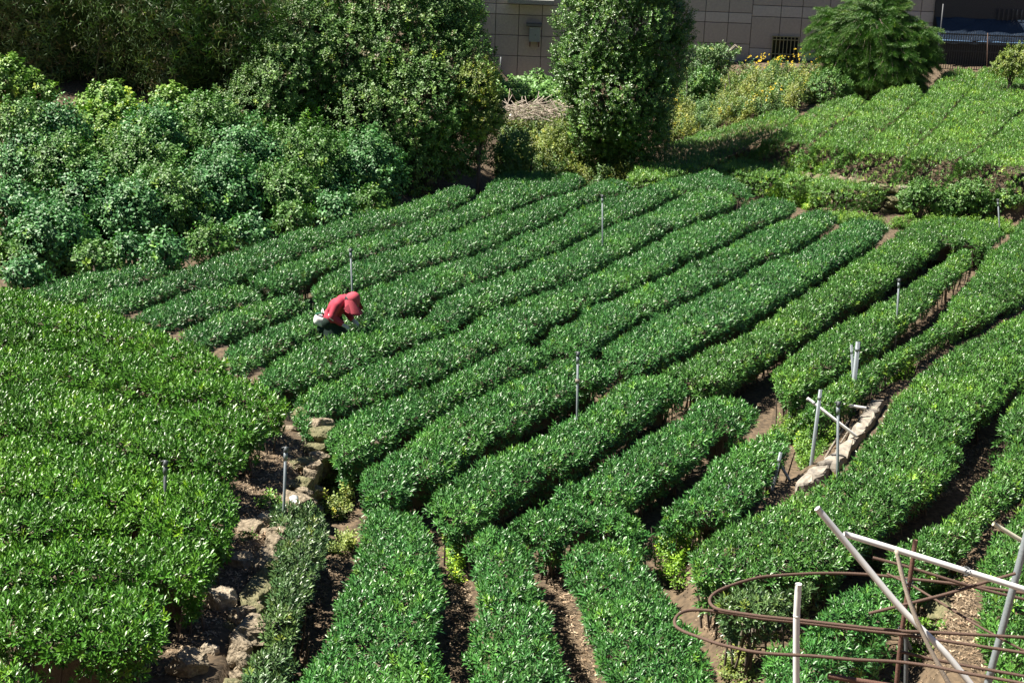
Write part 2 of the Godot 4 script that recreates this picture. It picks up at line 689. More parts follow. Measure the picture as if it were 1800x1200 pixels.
func slab(label: String, poly: PackedVector2Array) -> void:
	var mid := Vector2.ZERO
	for q in poly:
		mid += q / poly.size()
	var c := Vector3(mid.x, 0, mid.y)
	var st := begin(false)
	# rough top with worn edges
	var rings := [[-0.03, -0.15], [0.0, 0.2], [0.0, 0.34], [0.035, 0.4], [0.09, 0.42]]
	var n := poly.size()
	var loops := []
	for rr in rings:
		var lp := []
		for i in n:
			for sub in 4:
				var p := poly[i].lerp(poly[(i + 1) % n], sub / 4.0)
				p = p + (mid - p).normalized() * rr[0]
				var w := noise.get_noise_2d(p.x * 70.0, p.y * 70.0)
				lp.append(Vector3(p.x - c.x + w * 0.03, rr[1] + noise.get_noise_2d(p.x * 40.0 + 33.0, p.y * 40.0) * 0.03, p.y - c.z + w * 0.03))
		loops.append(lp)
	var m: int = loops[0].size()
	var flip := turning(poly)
	for k in loops.size() - 1:
		for i in m:
			var j := (i + 1) % m
			if flip:
				quad(st, loops[k][i], loops[k + 1][i], loops[k + 1][j], loops[k][j])
			else:
				quad(st, loops[k][j], loops[k + 1][j], loops[k + 1][i], loops[k][i])
	var top: Array = loops[loops.size() - 1]
	for i in m:
		var j := (i + 1) % m
		var mid3 := Vector3(0, 0.425, 0)
		if flip:
			tri(st, top[i], mid3, top[j])
		else:
			tri(st, top[j], mid3, top[i])
	var o := part("stone_slab", done(st), mats.slab, self, c)
	tag(o, label, "stone slab", "slabs of the flat topped wall")

# dry stone walling along an edge of the terrain: one thing, every stone a part of it
func dry_wall(label: String, spots: Array, high: float, look: Array) -> void:
	var first: Vector3 = spots[0]
	var t := thing("stone_wall", first, label, "stone wall", "dry stone walls of the terraces")
	var kinds := []
	for k in 8:
		kinds.append(rock_mesh(Vector3.ONE, 300 + k))
	for i in spots.size() - 1:
		var a: Vector3 = spots[i]
		var b: Vector3 = spots[i + 1]
		var out_d := (b - a).cross(Vector3.UP).normalized()
		var y := 0.0
		while y < high:
			var ch := rng.randf_range(0.17, 0.27)
			var x := rng.randf_range(-0.1, 0.1)
			while x < a.distance_to(b):
				var w := rng.randf_range(0.22, 0.44)
				var o := part("stone", kinds[rng.randi() % 8], look[rng.randi() % look.size()], t, a.lerp(b, (x + w * 0.5) / a.distance_to(b)) - first + Vector3(0, y + ch * 0.45, 0) + out_d * rng.randf_range(-0.05, 0.05))
				o.rotation = Vector3(rng.randf_range(-0.2, 0.2), rng.randf_range(-0.4, 0.4) + atan2(b.x - a.x, b.z - a.z) + PI * 0.5, rng.randf_range(-0.2, 0.2))
				o.scale = Vector3(w * 1.15, ch * 1.3, w * rng.randf_range(0.8, 1.1))
				x += w
			y += ch
# ---------------------------------------------------------------- materials
func make_materials() -> void:
	mats.soil = grainy(Color(0.04, 0.029, 0.018), Color(0.19, 0.135, 0.08), 0.02, 0.9, 0.95, 6.0, 3)
	mats.core = grainy(Color(0.075, 0.06, 0.042), Color(0.16, 0.13, 0.09), 0.03, 2.0, 0.9, 4.0, 4)
	mats.bark = grainy(Color(0.06, 0.045, 0.035), Color(0.16, 0.13, 0.1), 0.03, 3.0, 0.9, 4.0, 5)
	mats.rock = grainy(Color(0.07, 0.055, 0.035), Color(0.42, 0.35, 0.25), 0.016, 1.9, 0.92, 14.0, 6)
	mats.pale_sunlit_rock = grainy(Color(0.16, 0.13, 0.09), Color(0.55, 0.48, 0.37), 0.016, 1.9, 0.92, 14.0, 8)
	mats.mossrock = grainy(Color(0.05, 0.06, 0.022), Color(0.28, 0.24, 0.14), 0.018, 2.0, 0.92, 14.0, 9)
	mats.whiterock = grainy(Color(0.6, 0.6, 0.58), Color(0.85, 0.84, 0.8), 0.02, 2.0, 0.8, 4.0, 10)
	mats.redrock = grainy(Color(0.3, 0.13, 0.07), Color(0.5, 0.25, 0.14), 0.015, 2.0, 0.9, 5.0, 12)
	mats.slab = grainy(Color(0.12, 0.11, 0.1), Color(0.5, 0.44, 0.34), 0.008, 0.9, 0.9, 7.0, 13)
	mats.galv = grainy(Color(0.2, 0.24, 0.26), Color(0.36, 0.4, 0.42), 0.03, 4.0, 0.45, 0.0, 14)
	mats.galv.metallic = 0.3
	mats.pvc = grainy(Color(0.76, 0.77, 0.75), Color(0.88, 0.88, 0.86), 0.012, 3.0, 0.38, 0.0, 15)
	mats.cream = grainy(Color(0.5, 0.48, 0.36), Color(0.68, 0.66, 0.52), 0.02, 3.0, 0.5, 0.0, 16)
	mats.rust = grainy(Color(0.05, 0.032, 0.024), Color(0.17, 0.1, 0.07), 0.05, 6.0, 0.8, 3.0, 17)
	mats.rustpost = grainy(Color(0.07, 0.035, 0.025), Color(0.2, 0.105, 0.075), 0.03, 5.0, 0.8, 3.0, 18)
	mats.steel = grainy(Color(0.06, 0.07, 0.075), Color(0.16, 0.18, 0.19), 0.03, 5.0, 0.5, 0.0, 19)
	mats.bamboo = grainy(Color(0.3, 0.25, 0.2), Color(0.52, 0.46, 0.38), 0.03, 5.0, 0.6, 2.0, 20)
	mats.oldwood = grainy(Color(0.14, 0.12, 0.09), Color(0.36, 0.32, 0.26), 0.03, 4.0, 0.85, 4.0, 21)
	mats.darkwood = grainy(Color(0.03, 0.026, 0.02), Color(0.08, 0.07, 0.055), 0.03, 4.0, 0.85, 3.0, 22)
	mats.culm = grainy(Color(0.05, 0.06, 0.025), Color(0.15, 0.14, 0.07), 0.02, 2.0, 0.5, 0.0, 23)
	mats.tiles = grainy(Color(0.37, 0.345, 0.315), Color(0.45, 0.42, 0.385), 0.02, 0.7, 0.5, 1.0, 24)
	mats.palestrip = grainy(Color(0.44, 0.425, 0.4), Color(0.52, 0.5, 0.48), 0.02, 0.7, 0.5, 1.0, 25)
	mats.grout = plain(Color(0.13, 0.125, 0.12), 0.9)
	mats.concrete = grainy(Color(0.24, 0.24, 0.22), Color(0.34, 0.34, 0.32), 0.02, 0.8, 0.8, 2.0, 26)
	mats.glass = plain(Color(0.015, 0.02, 0.02), 0.08)
	mats.grille = plain(Color(0.28, 0.29, 0.17), 0.5)
	mats.fence = grainy(Color(0.012, 0.016, 0.022), Color(0.03, 0.036, 0.045), 0.02, 1.5, 0.5, 0.0, 27)
	mats.tarp = grainy(Color(0.008, 0.015, 0.028), Color(0.018, 0.032, 0.055), 0.02, 0.8, 0.4, 6.0, 28)
	mats.bluetarp = grainy(Color(0.05, 0.1, 0.18), Color(0.1, 0.17, 0.27), 0.03, 1.5, 0.4, 6.0, 29)
	mats.roof = grainy(Color(0.09, 0.1, 0.1), Color(0.15, 0.165, 0.16), 0.01, 0.8, 0.6, 3.0, 30)
	mats.tea = leafy(0.38, Color(0.1, 0.17, 0.04))
	mats.soft = leafy(0.5, Color(0.4, 0.55, 0.2))
	mats.dead = leafy(0.8, Color(0.2, 0.16, 0.1))
	mats.petal = leafy(0.6, Color(0.4, 0.35, 0.05))
	sprays.tea = spray(13, 0.08, 0.0215, 0.075, 22.0, 72.0, 0.45, 1)
	sprays.mulberry = spray(8, 0.115, 0.062, 0.15, -8.0, 45.0, 0.9, 2, 0.25, 0.2)
	sprays.leafy = spray(9, 0.1, 0.05, 0.14, 0.0, 55.0, 0.7, 3, 0.25, 0.2)
	sprays.vine = spray(8, 0.1, 0.085, 0.1, -10.0, 30.0, 0.6, 4, 0.2, 0.15)
	sprays.round = spray(9, 0.065, 0.035, 0.1, 0.0, 60.0, 0.3, 5, 0.25, 0.25)
	sprays.needle = spray(22, 0.085, 0.014, 0.22, 25.0, 60.0, 0.5, 6, 0.25, 0.3)
	sprays.bamboo = spray(8, 0.17, 0.022, 0.22, -30.0, 35.0, 0.9, 7, 0.3, 0.1)
	sprays.weed = spray(9, 0.05, 0.03, 0.1, 5.0, 60.0, 0.5, 8, 0.25, 0.3)
	sprays.flower = spray(8, 0.045, 0.03, 0.02, 10.0, 70.0, 0.4, 9, 0.15, 0.1)
	sprays.flake = spray(3, 0.05, 0.02, 0.012, 2.0, 25.0, 0.5, 10, 0.3, 0.2)

# ---------------------------------------------------------------- setting
func make_terrain() -> void:
	var xs := [-600.0, -150.0, -60.0, -30.0]
	var x := -17.0
	while x < 24.0:
		xs.append(x)
		x += 0.2
	xs.append_array([30.0, 60.0, 150.0, 600.0])
	var zs := [-800.0, -200.0, -100.0, -75.0]
	var z := -64.0
	while z < 0.0:
		zs.append(z)
		z += 0.2
	zs.append_array([10.0, 60.0, 300.0])
	var verts := PackedVector3Array()
	var nor := PackedVector3Array()
	var ids := PackedInt32Array()
	for zz in zs:
		for xx in xs:
			var far: bool = absf(xx) > 29.0 or zz < -70.0 or zz > 5.0
			var y := ground(xx, zz)
			if not far:
				y += noise.get_noise_2d(xx * 60.0, zz * 60.0) * 0.035
			verts.append(Vector3(xx, y, zz))
	var nx := xs.size()
	for j in zs.size():
		for i in nx:
			var a := verts[j * nx + maxi(i - 1, 0)]
			var b := verts[j * nx + mini(i + 1, nx - 1)]
			var c := verts[maxi(j - 1, 0) * nx + i]
			var d := verts[mini(j + 1, zs.size() - 1) * nx + i]
			nor.append((d - c).cross(b - a).normalized())
			if i < nx - 1 and j < zs.size() - 1:
				var k := j * nx + i
				ids.append_array(PackedInt32Array([k, k + 1, k + nx, k + 1, k + nx + 1, k + nx]))
	var arr := []
	arr.resize(Mesh.ARRAY_MAX)
	arr[Mesh.ARRAY_VERTEX] = verts
	arr[Mesh.ARRAY_NORMAL] = nor
	arr[Mesh.ARRAY_INDEX] = ids
	var mesh := ArrayMesh.new()
	mesh.add_surface_from_arrays(Mesh.PRIMITIVE_TRIANGLES, arr)
	var o := part("ground", mesh, mats.soil, self)
	tag(o, "brown soil of the terraced tea field", "ground", "", "structure")

func make_house() -> void:
	var t := thing("tiled_house", Vector3(7.0, 1.0, -56.0), "house with a grey brown stone tiled wall behind the trees", "house")
	part("wall", box_mesh(Vector3(17.9, 8.0, 6.0)), mats.grout, t, Vector3(-0.05, 3.0, -3.06))
	var variants := {}
	# tile courses from the top down: [height, pale]
	var edges := [-1.2, -0.4, 0.38, 1.16, 1.94, 2.72, 3.11, 3.9, 4.7, 5.5, 6.9]
	var x := -9.0
	var col := 0
	while x < 8.85:
		var w: float = 0.895 if x < 1.0 else [0.78, 0.78, 1.1, 0.82, 1.05][col % 5]
		if x + w > 8.85:
			w = 8.85 - x
		if w < 0.1:
			break
		var rows := edges if x < 1.0 else [-1.2, 0.0, 1.36, 1.8, 3.0, 3.42, 4.6, 5.0, 6.9]
		for k in rows.size() - 1:
			var h: float = rows[k + 1] - rows[k]
			var cy: float = (rows[k] + rows[k + 1]) * 0.5
			# the window takes the place of these tiles
			var cx: float = x + w * 0.5
			if absf(7.0 + cx - 10.1) < 0.56 and cy > 0.9 and cy < 2.2:
				continue
			var key := "%.2f %.2f" % [w, h]
			if not variants.has(key):
				variants[key] = box_mesh(Vector3(w - 0.022, h - 0.022, 0.05), 0.006)
			var pale: bool = h < 0.5
			part("tile", variants[key], mats.palestrip if pale else mats.tiles, t, Vector3(cx, cy, -0.03 + rng.randf_range(-0.002, 0.002)))
		x += w
		col += 1
	part("roof_slab", box_mesh(Vector3(18.6, 0.3, 6.8)), mats.concrete, t, Vector3(-0.05, 7.15, -3.0))
	# barred window
	var win := part("window", box_mesh(Vector3(1.12, 1.22, 0.08)), mats.darkwood, t, Vector3(3.1, 1.72, -0.06))
	part("pane", box_mesh(Vector3(0.98, 1.08, 0.02)), mats.glass, win, Vector3(0, 0, 0.05))
	for k in 8:
		part("bar", box_mesh(Vector3(0.028, 1.16, 0.03)), mats.grille, win, Vector3(-0.5 + k / 7.0, 0, 0.12))
	for k in 3:
		part("bar", box_mesh(Vector3(1.1, 0.03, 0.025)), mats.grille, win, Vector3(0, [-0.1, 0.44, 0.56][k], 0.135))
	# canopy over the corner
	part("canopy", box_mesh(Vector3(1.75, 0.16, 0.9)), mats.concrete, t, Vector3(-6.78, 3.26, 0.45))
	# hooded metal box on brackets
	var bx := thing("wall_cabinet", Vector3(0.42, 2.6, -55.82), "grey metal cabinet with a dark hood on the tiled wall", "cabinet")
	part("housing", box_mesh(Vector3(0.42, 0.56, 0.26)), mats.galv, bx, Vector3(0, 0.42, 0))
	part("hood", box_mesh(Vector3(0.62, 0.1, 0.36)), mats.steel, bx, Vector3(-0.03, 0.78, 0.02))
	for s in [-1, 1]:
		part("bracket", box_mesh(Vector3(0.05, 0.2, 0.2)), mats.rustpost, bx, Vector3(s * 0.17, 0.05, -0.02))
	part("door_latch", box_mesh(Vector3(0.03, 0.05, 0.02)), mats.steel, bx, Vector3(0.02, 0.4, 0.14))
	var rod := part("drain_pipe", tube_mesh([Vector3(-0.85, 1.4, -55.9), Vector3(-0.85, 2.1, -55.9)], [0.03, 0.03], 8), mats.steel, self)
	tag(rod, "short dark pipe on the foot of the tiled wall", "pipe")

func make_fence() -> void:
	var t := thing("bar_fence", Vector3(17.3, 2.3, -54.5), "dark metal bar fence on top of the tea hill", "fence")
	for k in 46:
		part("bar", box_mesh(Vector3(0.022, 1.5, 0.022)), mats.fence, t, Vector3(-1.62 + k * 0.09, 0.72, 0))
	for y in [0.12, 0.8, 1.15, 1.42]:
		part("rail", box_mesh(Vector3(4.2, 0.045, 0.035)), mats.fence, t, Vector3(0.4, y, 0.03))
	part("post", tube_mesh([Vector3(-1.66, -0.3, 0), Vector3(-1.72, 2.5, 0)], [0.035, 0.03], 8), mats.fence, t)
	part("post", tube_mesh([Vector3(2.4, -0.3, 0), Vector3(2.4, 1.6, 0)], [0.035, 0.03], 8), mats.fence, t)
	var s := thing("dark_shed", Vector3(19.0, 2.2, -57.5), "dark blue sheeted shed behind the bar fence", "shed")
	part("wall", box_mesh(Vector3(6.6, 3.6, 4.0)), mats.fence, s, Vector3(0, 1.05, -0.4))
	var st := begin()
	var rows := []
	for j in 9:
		var row := []
		for i in 25:
			row.append(Vector3(-3.25 + i * 0.275, 1.25 + (8 - j) * 0.1 + noise.get_noise_2d(i * 40.0, j * 60.0) * 0.07, 2.35 - (8 - j) * 0.09 + noise.get_noise_2d(i * 50.0 + 9.0, j * 30.0) * 0.08))
		rows.append(row)
	for j in 8:
		for i in 24:
			quad(st, rows[j + 1][i], rows[j + 1][i + 1], rows[j][i + 1], rows[j][i])
	part("tarpaulin", done(st), mats.tarp, s)
	var edge := []
	var er := []
	for i in 25:
		edge.append(Vector3(-3.25 + i * 0.275, 1.2 + noise.get_noise_1d(i * 55.0) * 0.06, 2.42))
		er.append(0.06 + noise.get_noise_1d(i * 90.0 + 70.0) * 0.03)
	part("tarpaulin_hem", tube_mesh(edge, er, 8), mats.bluetarp, s)
	var roof := part("roof", box_mesh(Vector3(7.2, 0.12, 5.2)), mats.roof, s, Vector3(0.4, 2.95, -1.2))
	roof.rotation.x = deg_to_rad(12.0)
	for k in 22:
		part("picket", box_mesh(Vector3(0.05, 0.42, 0.03)), mats.fence, s, Vector3(-0.9 + k * 0.18, 2.22, 1.72))

func make_bamboo() -> void:
	for k in bamboos.size():
		var a: Vector3 = bamboos[k][0]
		var b: Vector3 = bamboos[k][1]
		var t := thing("bamboo_clump", a, "dark leafy bamboo clump in the shaded grove", "bamboo", "bamboos of the dark grove")
		var culms := 4
		var buf := PackedFloat32Array()
		for q in culms:
			var foot := Vector3(rng.randfn() * 0.25, -0.2, rng.randfn() * 0.25)
			var tip := b - a + Vector3(rng.randfn() * 0.5, rng.randf_range(-1.5, 0.3), rng.randfn() * 0.5)
			var pts := []
			var rad := []
			for i in 7:
				var f := i / 6.0
				pts.append(foot.lerp(tip, f) + Vector3(0.3 * f * f * rng.randfn(), 0, 0.2 * f * f * rng.randfn()))
				rad.append(lerpf(0.032, 0.01, f))
			part("culm", tube_mesh(pts, rad, 6), mats.culm, t)
			for i in 380:
				var f := pow(rng.randf(), 0.6)
				var p := foot.lerp(tip, f)
				var off := Vector3(rng.randfn(), rng.randfn() * 0.5, rng.randfn()) * (0.18 + 0.5 * f)
				var c := shade(Color(0.075, 0.155, 0.045), rng.randf_range(-1, 0.6))
				if rng.randf() < 0.1:
					c = Color(0.2, 0.17, 0.08) * rng.randf_range(0.6, 1.2)
				put(buf, p + off, off.normalized() + Vector3(0, -0.1, 0), rng.randf() * TAU, rng.randf_range(0.8, 1.4), c)
		copies("foliage", sprays.bamboo, mats.soft, buf, t)

func scatter(poly: PackedVector2Array, s: float, fn: Callable) -> void:
	var lo := Vector2.INF
	var hi := -Vector2.INF
	for q in poly:
		lo = lo.min(q)
		hi = hi.max(q)
	var y := lo.y
	while y < hi.y:
		var x := lo.x
		while x < hi.x:
			var p := Vector2(x + rng.randf() * s, y + rng.randf() * s)
			x += s
			if Geometry2D.is_point_in_polygon(p, poly):
				fn.call(p)
		y += s

func make_beds() -> void:
	for d in beds:
		var buf := PackedFloat32Array()
		var kind: String = d[1]
		var mesh: Mesh = sprays.weed
		var m: Material = mats.soft
		if kind == "squash":
			mesh = sprays.vine
			scatter(d[2], 0.11, func(p):
				var h := maxf(0.1, 0.4 + noise.get_noise_2d(p.x * 30.0, p.y * 30.0) * 0.5) * rng.randf_range(0.6, 1.0)
				put(buf, Vector3(p.x, ground(p.x, p.y) + h, p.y), Vector3(rng.randf_range(-0.4, 0.4), 1, 0.4), rng.randf() * TAU, rng.randf_range(0.9, 1.6), shade(Color(0.1, 0.24, 0.05), 0.0)))
		elif kind == "weed":
			scatter(d[2], 0.06, func(p):
				var lump := noise.get_noise_2d(p.x * 26.0, p.y * 26.0)
				var h := maxf(0.05, 0.45 + lump * 0.8) * rng.randf_range(0.3, 1.0)
				var hue := noise.get_noise_2d(p.x * 14.0 + 70.0, p.y * 14.0)
				var c := Color(0.075, 0.17, 0.045).lerp(Color(0.17, 0.22, 0.04), clampf(0.5 + hue * 2.0, 0.0, 1.0))
				put(buf, Vector3(p.x, ground(p.x, p.y) + h, p.y), Vector3(rng.randf_range(-0.6, 0.6), 1, rng.randf_range(-0.3, 0.8)), rng.randf() * TAU, rng.randf_range(1.0, 2.2), shade(c, 0.0)))
		else:
			mesh = sprays.flower
			m = mats.petal
			scatter(d[2], 0.16, func(p):
				if noise.get_noise_2d(p.x * 60.0, p.y * 60.0) > 0.08:
					var h := rng.randf_range(0.5, 0.95)
					put(buf, Vector3(p.x, ground(p.x, p.y) + h, p.y), Vector3(rng.randf_range(-0.4, 0.4), 1, 0.4), rng.randf() * TAU, rng.randf_range(0.8, 1.5), Color(0.72, 0.55, 0.035) * rng.randf_range(0.8, 1.15)))
		var o := copies({"squash": "squash_vine", "weed": "garden_weeds", "flower": "flower_patch"}[kind], mesh, m, buf, self)
		tag(o, d[0], {"squash": "vine", "weed": "weeds", "flower": "flowers"}[kind], "", "stuff")

func make_stones() -> void:
	var k := 0
	for d in rocks:
		var label: String = d[3]
		var w: float = d[1]
		var h: float = d[2]
		var m: Material = mats.rock
		if "white" in label and not "pipe" in label:
			m = mats.whiterock
		elif "orange terracotta" in label:
			m = mats.redrock
		elif "mossy" in label or "dark" in label:
			m = mats.mossrock
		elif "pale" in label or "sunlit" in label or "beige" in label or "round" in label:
			m = mats.pale_sunlit_rock  # stones called sunlit also take this paler tone: sunlight put into their colour
		var flat := h < w * 0.65
		var hh := h * (1.0 if not flat else 1.25)
		w *= 1.05
		var o := part("rock", rock_mesh(Vector3(w, maxf(hh * 1.1, w * 0.4), w * (0.8 if not flat else 0.95)), 100 + k), m, self, d[0] + Vector3(0, h * 0.2, 0))
		o.rotation.y = rng.randf_range(-0.5, 0.5)
		tag(o, label, "rock", "rocks and stones of the walls and paths")
		k += 1
	for d in slabs:
		slab(d[0], d[1])
	var line := []
	for z in [-18.9, -18.0, -17.0, -16.0, -15.0, -14.0, -13.0, -12.0, -11.2]:
		line.append(Vector3(table(TERRACE_EDGE, z) + 0.04, -0.02, z))
	dry_wall("low brown stone wall holding up the boulder path", line, 0.5, [mats.rock, mats.mossrock, mats.rock])
	line = []
	for z in [-19.5, -18.6, -17.7, -16.5, -15.4, -14.6]:
		line.append(Vector3(table(UPPER_WALL_EDGE, z) - 0.06, 0.28, z))
	dry_wall("low stone wall holding the terrace by the right edge", line, 0.3, [mats.rock])
	line = []
	for x in [8.0, 8.7, 9.5, 10.5]:
		line.append(Vector3(x, -0.05, table(HILL_EDGE, x) + 0.12))
	line.reverse()
	dry_wall("dark mossy stone wall in the hollow under the hill tea", line, 0.75, [mats.mossrock, mats.mossrock, mats.rock])

func make_weeds() -> void:
	var tones := {"lime": Color(0.16, 0.34, 0.03), "pale": Color(0.17, 0.25, 0.07), "green": Color(0.09, 0.22, 0.03)}
	for d in weeds:
		var buf := PackedFloat32Array()
		var col: Color = tones[d[1]]
		var base: float = d[2]
		var tall: float = d[3]
		scatter(d[4], 0.034, func(p):
			var lump := noise.get_noise_2d(p.x * 50.0, p.y * 50.0)
			var h := tall * clampf(0.6 + lump * 1.3, 0.0, 1.1) * rng.randf_range(0.3, 1.0)
			if h > 0.02:
				put(buf, Vector3(p.x, maxf(base, ground(p.x, p.y) - 0.1) + h - 0.05, p.y), Vector3(rng.randf_range(-0.6, 0.6), 1, rng.randf_range(-0.6, 0.6)), rng.randf() * TAU, rng.randf_range(0.6, 1.2), shade(col, lump)))
		var o := copies("weed_patch", sprays.weed, mats.soft, buf, self)
		tag(o, d[0], "weeds", "", "stuff")

func make_litter() -> void:
	var buf := PackedFloat32Array()
	for d in litter_areas:
		scatter(d[1], 0.045, func(p):
			var c := Color(0.3, 0.2, 0.12).lerp(Color(0.5, 0.4, 0.27), rng.randf()) * rng.randf_range(0.5, 1.1)
			if rng.randf() < 0.75:
				put(buf, Vector3(p.x, ground(p.x, p.y) + rng.randf_range(0.0, 0.025), p.y), Vector3(rng.randf_range(-0.5, 0.5), 1, rng.randf_range(-0.5, 0.5)), rng.randf() * TAU, rng.randf_range(0.4, 1.1), c))
	var o := copies("leaf_litter", sprays.flake, mats.dead, buf, self)
	tag(o, "dry brown leaf litter on the soil paths", "leaf litter", "", "stuff")

# ---------------------------------------------------------------- poles, pipes, bars
func make_rods() -> void:
	for d in sprinklers:
		var a: Vector3 = d[0]
		var b: Vector3 = d[1]
		var t := thing("sprinkler_pole", a, d[2], "sprinkler", "sprinkler poles among the tea rows")
		var v := b - a
		var m: Material = mats.steel if "dark sprinkler" in d[2] else mats.galv
		part("pole", tube_mesh([Vector3.ZERO, v * 0.5 + Vector3(0.004, 0, 0.003), v * 0.97], [0.0165, 0.0165, 0.0165], 10), m, t)
		part("sleeve", tube_mesh([v - v.normalized() * 0.13, v - v.normalized() * 0.04], [0.023, 0.023], 10), m, t)
		var head := part("nozzle", tube_mesh([v - v.normalized() * 0.04, v - v.normalized() * 0.015, v + Vector3(0, 0.01, 0), v + Vector3(0, 0.035, 0)], [0.016, 0.03, 0.026, 0.012], 10), mats.steel, t)
		part("swing_arm", tube_mesh([v + Vector3(-0.045, 0.02, 0.01), v + Vector3(0, 0.032, 0), v + Vector3(0.035, 0.012, -0.01)], [0.008, 0.008, 0.01], 8), mats.steel, head)
		if "clamp" in d[2]:
			part("clamp", tube_mesh([v * 0.77, v * 0.77 + Vector3(0, 0.05, 0)], [0.032, 0.032], 8), mats.oldwood, t)
			part("coupling", tube_mesh([v * 0.46 + Vector3(-0.04, 0.01, 0.02), v * 0.46 + Vector3(0.01, 0.02, 0.02)], [0.03, 0.03], 8), mats.galv, t)
	for d in rods:
		var a: Vector3 = d[0]
		var b: Vector3 = d[1]
		var v := b - a
		var r: float = d[2]
		var t := thing(d[4], a, d[5], d[6])
		if d[3] == "galv" or d[3] == "pvc":
			var st := begin()
			var u := v.normalized()
			tube(st, [Vector3.ZERO, v, v - u * 0.0, v - u * 0.05], [r, r, r * 0.72, r * 0.72], 12, false)
			part("shaft", done(st), mats[d[3]], t)
			part("collar", tube_mesh([v - u * 0.14, v - u * 0.09], [r * 1.12, r * 1.12], 12), mats[d[3]], t)
		else:
			part("shaft", tube_mesh([Vector3.ZERO, v * 0.5 + Vector3(rng.randfn(), 0, rng.randfn()) * r * 0.4, v], [r, r * 0.95, r * 0.85], 7), mats[d[3]], t)
			part("worn_tip", tube_mesh([v, v + v.normalized() * r * 0.6], [r * 0.85, r * 0.4], 7), mats[d[3]], t)
		if "white nail" in d[5]:
			part("nail", tube_mesh([v * 0.92 + Vector3(0, 0, r), v * 0.92 + Vector3(0, 0, r + 0.01)], [0.012, 0.012], 8), mats.pvc, t)
		if "white ball" in d[5]:
			part("ball", blended([[v, v + Vector3(0, 0.02, 0), 0.11, 0.1]], 0.03, 0.01), mats.pvc, t)

func curve_points(pts: Array, step: float) -> Array:
	var c := Curve3D.new()
	for i in pts.size():
		var a: Vector3 = pts[maxi(i - 1, 0)]
		var b: Vector3 = pts[mini(i + 1, pts.size() - 1)]
		var here: Vector3 = pts[i]
		var dir := (b - a).normalized()
		c.add_point(here, -dir * here.distance_to(a) * 0.33, dir * here.distance_to(b) * 0.33)
	var out := []
	var n := int(c.get_baked_length() / step)
	for k in n + 1:
		out.append(c.sample_baked(c.get_baked_length() * k / n, true))
	return out

func make_foreground() -> void:
	for d in bars:
		var pts: Array = d[5]
		var a: Vector3 = pts[0]
		var local := []
		for p in pts:
			local.append(p - a)
		var r: float = d[4]
		var t := thing(d[0], a, d[1], d[2], "bars and pipes of the rusty frame")
		if d[2] == "rebar":
			# ribbed bar: close rings, every other one proud
			var path := curve_points(local, 0.008)
			var rad := []
			for i in path.size():
				rad.append(r * (1.1 if i % 2 == 0 else 0.94))
			part("bar", tube_mesh(path, rad, 9), mats[d[3]], t)
		elif d[2] == "stick":
			var path := curve_points(local, 0.03)
			var rad := []
			for i in path.size():
				rad.append(r * lerpf(1.0, 1.25, float(i) / path.size()) * (1.16 if i % 9 == 4 else 1.0))
			part("cane", tube_mesh(path, rad, 10), mats[d[3]], t)
		else:
			var path := curve_points(local, 0.05)
			var rad := []
			for i in path.size():
				rad.append(r)
			var st := begin()
			tube(st, path, rad, 14, false)
			var u: Vector3 = (path[1] - path[0]).normalized()
			tube(st, [path[0], path[0] + u * 0.001, path[0] + u * 0.12], [r, r * 0.8, r * 0.8], 14, false)
			part("tube", done(st), mats[d[3]], t)
			if "joint" in d[1]:
				part("joint_line", tube_mesh([local[1] + Vector3(0, 0.005, 0), local[1] - Vector3(0, 0.005, 0)], [r * 1.06, r * 1.06], 14), mats.pvc, t)
	# wire ties where bars cross
	var ties := [[bars[12][5][1], "wire tie at the top bar of the rusty post"], [bars[12][5][2], "wire tie where the double bars meet the rusty post"], [bars[7][5][2], "wire tie on the gently sloping white pipe"]]
	for q in ties:
		var at: Vector3 = q[0]
		var loop := []
		var rr := []
		for k in 40:
			var f := k / 39.0
			loop.append(Vector3(cos(f * TAU * 3.0) * 0.02, (f - 0.5) * 0.035 + sin(f * 30.0) * 0.004, sin(f * TAU * 3.0) * 0.024))
			rr.append(0.0022)
		loop.append(Vector3(-0.035, 0.03, 0.02))
		rr.append(0.0018)
		var o := part("wire_tie", tube_mesh(loop, rr, 5), mats.steel, self, at)
		tag(o, q[1], "wire", "wire ties of the rusty frame")

